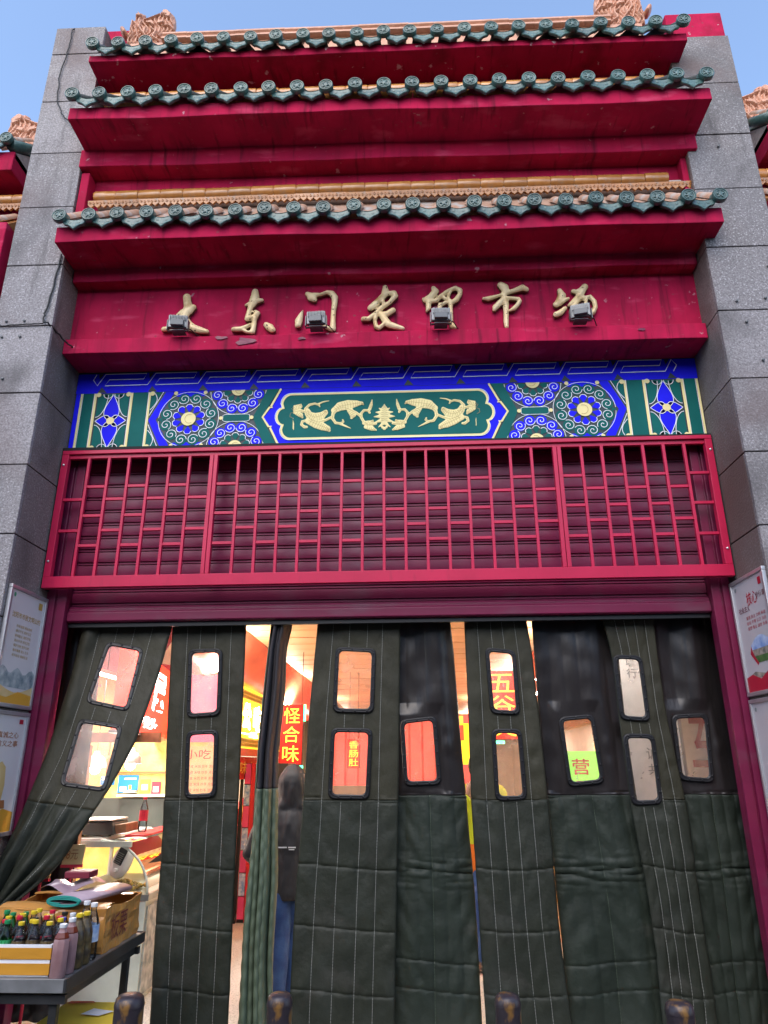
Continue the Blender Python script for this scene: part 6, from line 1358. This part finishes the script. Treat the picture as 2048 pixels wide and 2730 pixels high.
def person(x, y, rz, H, label, hood, arms, legs_m, torso):
    t = thing('person', (x, y, .012), label, 'person')
    k = H/1.62
    legs = []
    for s in (-1, 1):
        legs.append([(s*.08, 0, .86, .118), (s*.074, .005+s*.03, .66, .104), (s*.066, -.015+s*.06, .46, .088), (s*.066, .015+s*.06, .30, .084), (s*.07, .025+s*.05, .10, .072), (s*.095, .02, .05, .042)])
        legs.append([(s*.095, .02, .045, .042), (s*.10, -.08, .035, .036), (s*.103, -.14, .03, .028)])
    body = legs+[[(-.085, 0, .86, .10), (.085, 0, .86, .10)], [(0, 0, .88, .125), (0, .0, 1.05, .125), (0, .01, 1.22, .13), (0, .01, 1.30, .09), (0, -.005, 1.38, .052), (0, -.02, 1.44, .055)]]
    body += [[(0, -.012, 1.52, .085), (0, -.022, 1.475, .070), (0, -.03, 1.435, .050)], [(0, -.104, 1.495, .012), (0, -.116, 1.475, .013)], [(-.082, 0, 1.49, .014)], [(.082, 0, 1.49, .014)]]
    sl = []
    for s, (el, wr) in zip((-1, 1), arms):
        body.append([(s*.17, .01, 1.27, .055), (*el, .042), (*wr, .030)])
        h = hand(0, 0, 0, s, 0); d = (Vector(wr)-Vector(el)).normalized(); q = Vector((0, 0, -1)).rotation_difference(d)
        body += [[(*(Vector(wr)+q @ Vector(p[:3])), p[3]) for p in c_] for c_ in h]
        sl.append([(s*.16, .01, 1.285, .085), (*Vector((s*.17, .01, 1.27)).lerp(Vector(el), .5), .074), (*el, .066), (*Vector(el).lerp(Vector(wr), .55), .056), (*Vector(el).lerp(Vector(wr), .93), .047)])
    def fin(chains, vox):
        me = capsules('b', [[(p[0]*k, p[1]*k, p[2]*k, p[3]*k) for p in c_] for c_ in chains], vox)
        me.transform(Matrix.Translation((x, y, .012)) @ Matrix.Rotation(rz, 4, 'Z')); return me
    me = fin(body, .0085); o = mesh_obj('body', me, t, [legs_m, 'skin', 'shoe'])
    mi = [0]*len(me.polygons)
    for p in me.polygons:
        z = p.center.z/k; mi[p.index] = 2 if z < .075 else (0 if (z < .93 and math.hypot(p.center.x, p.center.y) < .25*k) else 1)
    me.polygons.foreach_set('material_index', mi)
    jk = [[(0, .0, .74, .150), (0, 0, .90, .150), (0, .005, 1.08, .150), (0, .01, 1.22, .145), (0, .01, 1.30, .105)], [(-.07, 0, .74, .13), (-.075, 0, .95, .13), (-.085, .005, 1.15, .125), (-.10, .01, 1.26, .10)], [(.07, 0, .74, .13), (.075, 0, .95, .13), (.085, .005, 1.15, .125), (.10, .01, 1.26, .10)], [(-.12, .01, 1.29, .085), (0, .01, 1.32, .075), (.12, .01, 1.29, .085)]]+sl
    if hood:
        jk += [[(0, .025, 1.36, .092), (0, .03, 1.45, .108), (0, .028, 1.52, .112), (0, .012, 1.565, .090)], [(-.05, .05, 1.35, .06), (.05, .05, 1.35, .06)], [(0, .075, 1.40, .05), (0, .085, 1.47, .06)], [(-.055, -.02, 1.40, .05), (-.06, -.03, 1.5, .055)], [(.055, -.02, 1.40, .05), (.06, -.03, 1.5, .055)]]
    jk = [[(p[0]*1.1, p[1], p[2], p[3]) for p in c_] for c_ in jk]
    me = fin(jk, .011)
    # cut the hem level and give the cloth folds
    for v in me.vertices:
        p = v.co; a = math.atan2(p.y-y, p.x-x); f_ = .010*noise.noise(Vector((math.cos(a)*3, math.sin(a)*3, p.z*7)))+.007*noise.noise(Vector((math.cos(a)*7, math.sin(a)*7, p.z*13))); v.co = p+Vector((math.cos(a), math.sin(a), 0))*f_
        if v.co.z < .715*k: v.co.z = .715*k+(v.co.z-.715*k)*.12
    o = mesh_obj('jacket', me, t, torso)
    if len(torso) > 1:
        mi = [1 if p.center.z < .92*k else (2 if abs(p.center.x-base(t).x*0) > .235*k else 0) for p in me.polygons]; me.polygons.foreach_set('material_index', mi)
    if not hood:
        me = fin([[(0, .012, 1.545, .088), (0, .025, 1.50, .085), (0, .03, 1.46, .06)]], .01); mesh_obj('hair', me, t, 'hair')
    return t
person(-.735, 1.28, R(180+8), 1.565, 'person in dark hooded jacket and jeans walking inside between the curtains', True, (((-.23, .02, 1.03), (-.20, -.16, .92)), ((.27, .03, 1.02), (.24, -.16, .93))), 'jeans', ['jacket'])
person(.775, 2.3, R(25), 1.68, 'person in yellow and orange safety vest just inside the narrow right gap', False, (((-.235, -.02, 1.08), (-.20, -.14, 1.28)), ((.25, .02, 1.02), (.22, -.10, .86))), 'jeans', ['vest_yellow', 'vest_orange', 'sleeve'])
PP = [o for o in COL.objects if o.name == 'person'][0]
b = MB(); b.box(-.80, -.735, 1.108, 1.112, 1.035, 1.043); b.box(-.725, -.67, 1.108, 1.112, 1.035, 1.043); b.box(-.72, -.68, 1.108, 1.112, 1.022, 1.028); o = obj('back_print', b, 'card_white', PP)
# ================================================================== steel table with drinks outside
M('table_steel', (0.045, 0.047, 0.05), .38, metal=.4, var=.3, vscale=7); M('table_grey', (0.20, 0.205, 0.21), .4, metal=.3, var=.25, vscale=10)
M('cardboard', (0.50, 0.235, 0.055), .32, var=.12, vscale=6, bump=.4, bscale=9, coat=.5); M('cardboard_in', (0.52, 0.33, 0.16), .8)
M('tape', (0.55, 0.26, 0.03), .28, var=.10, vscale=5, bump=.35, bscale=7, stretch=(1, 1, 4), coat=.5); M('foam_white', (0.74, 0.75, 0.78), .7, var=.05, vscale=10)
M('box_yellow', (0.72, 0.52, 0.05), .55, var=.08, vscale=7); M('box_red', (.6, .08, .05), .5); M('mat_teal', (0.01, 0.24, 0.20), .6); M('bag_pink', (0.26, 0.17, 0.21), .28, col2=(.42, .32, .36), vscale=6, coat=.3, bump=.3, bscale=12)
M('drink_peach', (0.42, 0.17, 0.16), .3); M('label_peach', (0.24, 0.13, 0.135), .35, col2=(.36, .22, .225), vscale=14); M('drink_tea', (0.15, 0.03, 0.015), .15); M('drink_cola', (0.02, 0.012, 0.015), .1); M('drink_clear', (.5, .55, .58), .1)
M('label_dark', (0.012, 0.010, 0.020), .3, col2=(.16, .11, .04), vscale=30); M('label_green', (.03, .3, .1), .4)
M('cap_yellow', (0.75, 0.55, 0.03), .4); M('cap_white', (.75, .77, .8), .4); M('cap_red', (.60, .02, .05), .4); M('cap_green', (.02, .25, .09), .4); M('cap_blue', (.03, .05, .5), .4); M('cap_black', (.02, .02, .02), .4)
TX0, TX1, TY0, TY1, TZ = -2.40, -1.375, -.875, .085, .70
T = thing('steel_table', ((TX0+TX1)/2, (TY0+TY1)/2, 0), 'dark steel table holding drinks and boxes at the lower left', 'table')
b = MB(); b.box(TX0, TX1, TY0, TY1, TZ-.012, TZ-.002); obj('table_top', b, 'table_grey', T)
for (a, b_, c_, d_, m) in ((TX0, TX1, TY0-.012, TY0-.0005, 'table_grey'), (TX1+.0005, TX1+.012, TY0-.012, TY1+.012, 'table_steel'), (TX0, TX1, TY1+.0005, TY1+.012, 'table_steel')):
    q = MB(); q.box(a, b_, c_, d_, TZ-.05, TZ+.004); obj('rim', q, m, T, bevel=.002)
for (a, b_, c_, d_) in ((TX0, TX1, TY0+.02, TY0+.05), (TX1-.05, TX1-.02, TY0+.05, TY1-.05), (TX0, TX1, TY1-.05, TY1-.02)):
    q = MB(); q.box(a, b_, c_, d_, TZ-.10, TZ-.065); obj('apron_bar', q, 'table_steel', T)
for x in (TX0+.04, TX1-.06):
    for y_ in (TY0+.06, TY1-.06): q = MB(); q.box(x-.018, x+.018, y_-.018, y_+.018, 0, TZ-.013); obj('leg', q, 'table_steel', T, bevel=.003)
# orange taped foam box full of bottles at the front
def fwob(b, amp=.004):
    b.v = [(x+random.uniform(-amp, amp), y_+random.uniform(-amp, amp), z) for x, y_, z in b.v]; return b
FB = thing('foam_box', (-1.8, -.7, TZ), 'white foam box wrapped in orange tape at the front of the table', 'box')
b = MB(); b.box(-2.25, -1.478, -.83, -.545, TZ, TZ+.125); b.f = [q for i, q in enumerate(b.f) if i != 1]; b.mi = b.mi[:len(b.f)]; o = obj('foam_shell', b, 'foam_white', FB); md = o.modifiers.new('s', 'SOLIDIFY'); md.thickness = .018; md.offset = -1
for za, zb in ((.006, .052), (.068, .114)):
    b = MB(); b.box(-2.254, -1.474, -.834, -.541, TZ+za, TZ+zb); b.f = b.f[2:]; b.mi = b.mi[:4]; obj('tape_band', b, 'tape', FB)
# taped carton
CT = thing('taped_carton', (-1.62, -.1, TZ), 'open carton wrapped in shiny brown tape with handwriting on its side', 'box')
cz = .20
def carton(x0, x1, y0, y1, z0, h):
    b = MB(); nx_, nz_ = 14, 6
    def wall(p, q):
        def fn(u, v):
            w_ = .005*math.sin(u*19+v*7)+.004*math.sin(v*15+u*5)
            x = p[0]+(q[0]-p[0])*u; y_ = p[1]+(q[1]-p[1])*u; d = Vector((q[1]-p[1], -(q[0]-p[0]), 0)).normalized()*w_
            return (x+d.x, y_+d.y, z0+h*v+(.010*math.sin(u*6+1) if v > .9 else 0))
        b.grid(fn, nx_, nz_)
    wall((x0, y0), (x1, y0)); wall((x1, y0), (x1, y1)); wall((x1, y1), (x0, y1)); wall((x0, y1), (x0, y0))
    b.add([(x0, y0, z0+.01), (x1, y0, z0+.01), (x1, y1, z0+.01), (x0, y1, z0+.01)], [(0, 1, 2, 3)]); return b
o = obj('carton_walls', carton(-1.98, -1.400, -.43, .06, TZ, cz), 'cardboard', CT, smooth=False); md = o.modifiers.new('s', 'SOLIDIFY'); md.thickness = .006
for (p, q, dz, out) in (((-1.98, -.43), (-1.41, -.43), .02, (0, .13)), ((-1.98, .06), (-1.41, .06), .015, (0, -.10))):
    b = MB(); b.grid(lambda u, v: (p[0]+(q[0]-p[0])*u, p[1]+out[1]*v, TZ+cz+dz*math.sin(v*2.2)+.004*math.sin(u*12)), 8, 4); o = obj('flap', b, 'cardboard', CT); md = o.modifiers.new('s', 'SOLIDIFY'); md.thickness = .004
text('handwriting', '板栗', (-1.3915, -.36, TZ+.045), (0, 1, 0), (0, 0, 1), .22, .12, 'ink_dark', CT)
# bags and rolled mat on the carton
RM = thing('rolled_mat', (-1.75, -.2, TZ+.21), 'folded pink plastic sheet with teal edge lying on the carton', 'mat')
sp_ = [(.098*math.cos(a)*(1-.07*a/6.28), .026+.024*math.sin(a)*(1-.28*a/6.28)) for a in np.linspace(0, 17, 70)]
ax = Vector((.22, .975, 0)); px_ = Vector((.975, -.22, 0)); og = Vector((-1.62, -.46, TZ+cz+.014))
def roll(L, t0, m, nm):
    b = MB(); n = len(sp_); v = []
    for s in (t0, L):
        for (u, h) in sp_: w_ = og+px_*u+ax*s; v.append((w_.x, w_.y, w_.z+h))
    b.add(v, [(i, i+1, n+i+1, n+i) for i in range(n-1)]); o = obj(nm, b, m, RM, smooth=True); md = o.modifiers.new('s', 'SOLIDIFY'); md.thickness = .006
roll(.46, .012, 'bag_pink', 'sheet'); roll(.012, 0, 'mat_teal', 'teal_edge')
BG = MB(); BG.grid(lambda u, v: (-1.83+.24*u+.02*math.sin(v*6), -.32+.34*v, TZ+cz+.075+.022*math.sin(u*7+v*3)+.03*math.sin(math.pi*u)*math.sin(math.pi*v)), 16, 14); o = obj('plastic_bag', BG, 'bag_pink', smooth=True); tag(o, 'crumpled grey pink plastic bags on the folded sheet', 'bag')
b = MB(); b.box(-1.74, -1.60, -.22, -.10, TZ+cz+.115, TZ+cz+.150); tag(obj('packet', b, 'label_peach' if False else 'ink_dark', bevel=.006), 'dark red packet lying on the plastic bags', 'packet')
# price signs on red stands
def price_sign(x, y_, z, rz, label):
    t = thing('price_sign', (x, y_, TZ-.012), label, 'sign', 'price signs on red stands')
    b = MB(); b.tube([(x, y_, .012), (x, y_, z)], .010, 8); obj('stand', b, 'card_red', t)
    c, s = math.cos(rz), math.sin(rz); b = MB(); b.box(-.065, .065, -.006, .006, 0, .12); b.v = [(x+p[0]*c-p[1]*s+p[2]*.1, y_+p[0]*s+p[1]*c, z+p[2]) for p in b.v]; obj('card', b, 'ink_sand', t)
    b = MB(); b.box(-.068, .068, -.010, .010, -.018, -.0005); b.v = [(x+p[0]*c-p[1]*s, y_+p[0]*s+p[1]*c, z+p[2]) for p in b.v]; obj('card_holder', b, 'card_red', t)
    text('price', '8元', (x-.04*c, y_-.012-.04*s, z+.03), (c, s, 0), (.1, 0, 1), .075, .06, 'ink_brown', t)
price_sign(-2.08, .62, .985, .15, 'taller price sign on a red stand beside the pulled-aside curtain'); price_sign(-2.22, .50, .92, -.2, 'price sign on a red stand partly behind the pulled-aside curtain')
# ---- bottles
def drink(x, y_, z, h, r_, kind, label):
    t = thing('drink_bottle', (x, y_, z), label, 'bottle', 'drink bottles on the steel table')
    K = {'peach': ('label_peach', None, 'cap_white', None, 1), 'tea': ('clear_plastic', 'drink_tea', 'cap_yellow', 'label_dark', 0), 'cola': ('clear_plastic', 'drink_cola', 'cap_yellow', 'label_dark', 0), 'green': ('green_plastic', None, 'cap_green', 'label_green', 0), 'water': ('clear_plastic', None, 'cap_white', 'label_blue', 0),
         'red': ('clear_plastic', 'drink_cola', 'cap_red', 'card_red', 0), 'blue': ('clear_plastic', 'drink_clear', 'cap_blue', 'label_blue', 0), 'black': ('clear_plastic', 'drink_cola', 'cap_black', 'label_dark', 0), 'yellow': ('clear_plastic', 'drink_tea', 'cap_yellow', 'label_peach', 0), 'dark': ('label_dark', None, 'cap_yellow', None, 0)}[kind]
    bottle_parts(t, (x, y_, z), h, r_, K[0], K[1], K[2], K[3], K[4])
    if kind == 'peach':
        b = MB(); b.lathe([(r_*.80, h*.69), (r_*.86, h*.745), (r_*.60, h*.84)], (x, y_, z), 8); b.f = b.f[:-2]; b.mi = b.mi[:-2]; b.v = [(x+(p[0]-x)*1.06, y_+(p[1]-y_)*1.06, p[2]) for p in b.v]; obj('shoulder', b, 'drink_tea', t)
    return t
row = [(-1.428, -.845, 'peach', .215, 'peach drink bottle with white cap at the table corner'), (-1.424, -.765, 'peach', .225, 'peach drink bottle with white cap behind the corner one'),
       (-1.424, -.685, 'dark', .23, 'dark labelled bottle with yellow cap behind the peach drinks'), (-1.422, -.610, 'dark', .225, 'dark labelled bottle with yellow cap, farther of the two'), (-1.424, -.530, 'water', .25, 'tall clear water bottle nearest the carton'), (-1.488, -.468, 'water', .248, 'clear water bottle half behind the tallest one')]
for x, y_, kd, h, lb in row: drink(x, y_, TZ, h, .036, kd, lb)
kinds = ['cola', 'cola', 'cola', 'green', 'green', 'green', 'yellow', 'red', 'tea', 'red', 'red', 'tea', 'blue', 'yellow', 'black', 'yellow', 'tea', 'green', 'water', 'red', 'yellow', 'tea', 'red', 'green', 'yellow', 'black', 'red', 'yellow', 'green', 'green']
kinds_old = ['tea', 'tea', 'green', 'green', 'green', 'cola', 'cola', 'cola', 'red', 'yellow', 'blue', 'water', 'tea', 'tea', 'red', 'red', 'yellow', 'yellow', 'cola', 'black', 'yellow', 'blue', 'red', 'tea', 'green', 'yellow', 'red', 'green', 'yellow', 'black']
names_ = {'tea': 'brown tea bottle with yellow cap', 'green': 'green soda bottle with green cap', 'cola': 'dark cola bottle with yellow cap', 'red': 'cola bottle with red cap', 'yellow': 'tea bottle with yellow cap and pink label', 'blue': 'clear bottle with blue cap', 'water': 'clear water bottle with white cap', 'black': 'dark bottle with black cap'}
OR = ('first', 'second', 'third', 'fourth', 'fifth', 'sixth', 'seventh')
k = 0
for ry, yy in enumerate((-.79, -.722, -.654, -.586, -.488)):
    for cx_ in range(6):
        x = -1.522-cx_*.067+(.02 if ry % 2 else 0)
        kd = kinds[k]; k += 1; z = TZ+.012 if yy < -.5 else TZ
        drink(x, yy+random.uniform(-.006, .006), z, random.uniform(.185, .215), .0315, kd, names_[kd]+', '+OR[cx_]+' from right, '+('front', 'second', 'third', 'fourth', 'rear')[ry]+' row')
# yellow carton under the table
YC = thing('yellow_carton', (-1.28, -.45, 0), 'torn yellow printed carton on the ground behind the first bollard', 'box')
b = MB(); b.box(-1.62, -1.22, -.62, -.25, .012, .44); obj('carton_body', b, 'box_yellow', YC, bevel=.004)
b = MB(); b.add([(-1.62, -.621, .445), (-1.49, -.66, .437), (-1.45, -.64, .44), (-1.42, -.665, .432), (-1.20, -.63, .442), (-1.21, -.25, .447), (-1.62, -.25, .447)], [(0, 1, 2, 3, 4, 5, 6)]); o = obj('lid', b, 'box_yellow', YC); md = o.modifiers.new('s', 'SOLIDIFY'); md.thickness = .004
b = MB(); b.poly([(-1.60, -.30, .4525), (-1.46, -.28, .4525), (-1.48, -.255, .4525), (-1.60, -.255, .4525)]); obj('print', b, 'box_red', YC)
b = MB(); b.poly([(-1.46, -.46, .4525), (-1.36, -.48, .4525), (-1.31, -.41, .4525), (-1.43, -.37, .4525)]); obj('print', b, 'card_white', YC)
# ================================================================== bollards
M('bollard', (0.035, 0.028, 0.034), .35, var=.2, vscale=9, bump=.3, bscale=25, metal=.2)
overlay(MATS['bollard'], (0.22, 0.115, 0.035), 18, .53, .62, detail=12, stretch=(1, 1, .5)); overlay(MATS['bollard'], (.30, .30, .33), 14, .66, .70)
def bollard(x, y_, r_, h, label):
    b = MB(); b.lathe([(r_, 0), (r_, h-.045), (r_*1.02, h-.044), (r_*1.02, h-.034), (r_*.99, h-.028), (r_*.93, h-.012), (r_*.75, h-.002), (r_*.4, h+.003), (r_*.05, h+.004)], (x, y_, 0), 28)
    t = thing('bollard', (x, y_, 0), label, 'bollard', 'steel bollards in front of the gate'); o = obj('post', b, 'bollard', t, smooth=True); o.data.set_sharp_from_angle(angle=R(40))
    b = MB(); b.lathe([(r_*1.6, 0), (r_*1.6, .012), (r_*1.02, .016)], (x, y_, .001), 20); obj('base_plate', b, 'bollard', t)
bollard(-1.04, -.97, .062, .672, 'dark bollard with rust patches, leftmost'); bollard(-.40, -.92, .055, .668, 'dark bollard before the bunched curtain, second from the left')
bollard(.582, -.90, .055, .668, 'bollard with flaking gold paint, third from the left'); bollard(1.30, -.92, .058, .652, 'rusty bollard in front of the right curtains, rightmost')
# remove the helper that shaped the lettering
bpy.data.objects.remove(_to); bpy.data.curves.remove(_tc)
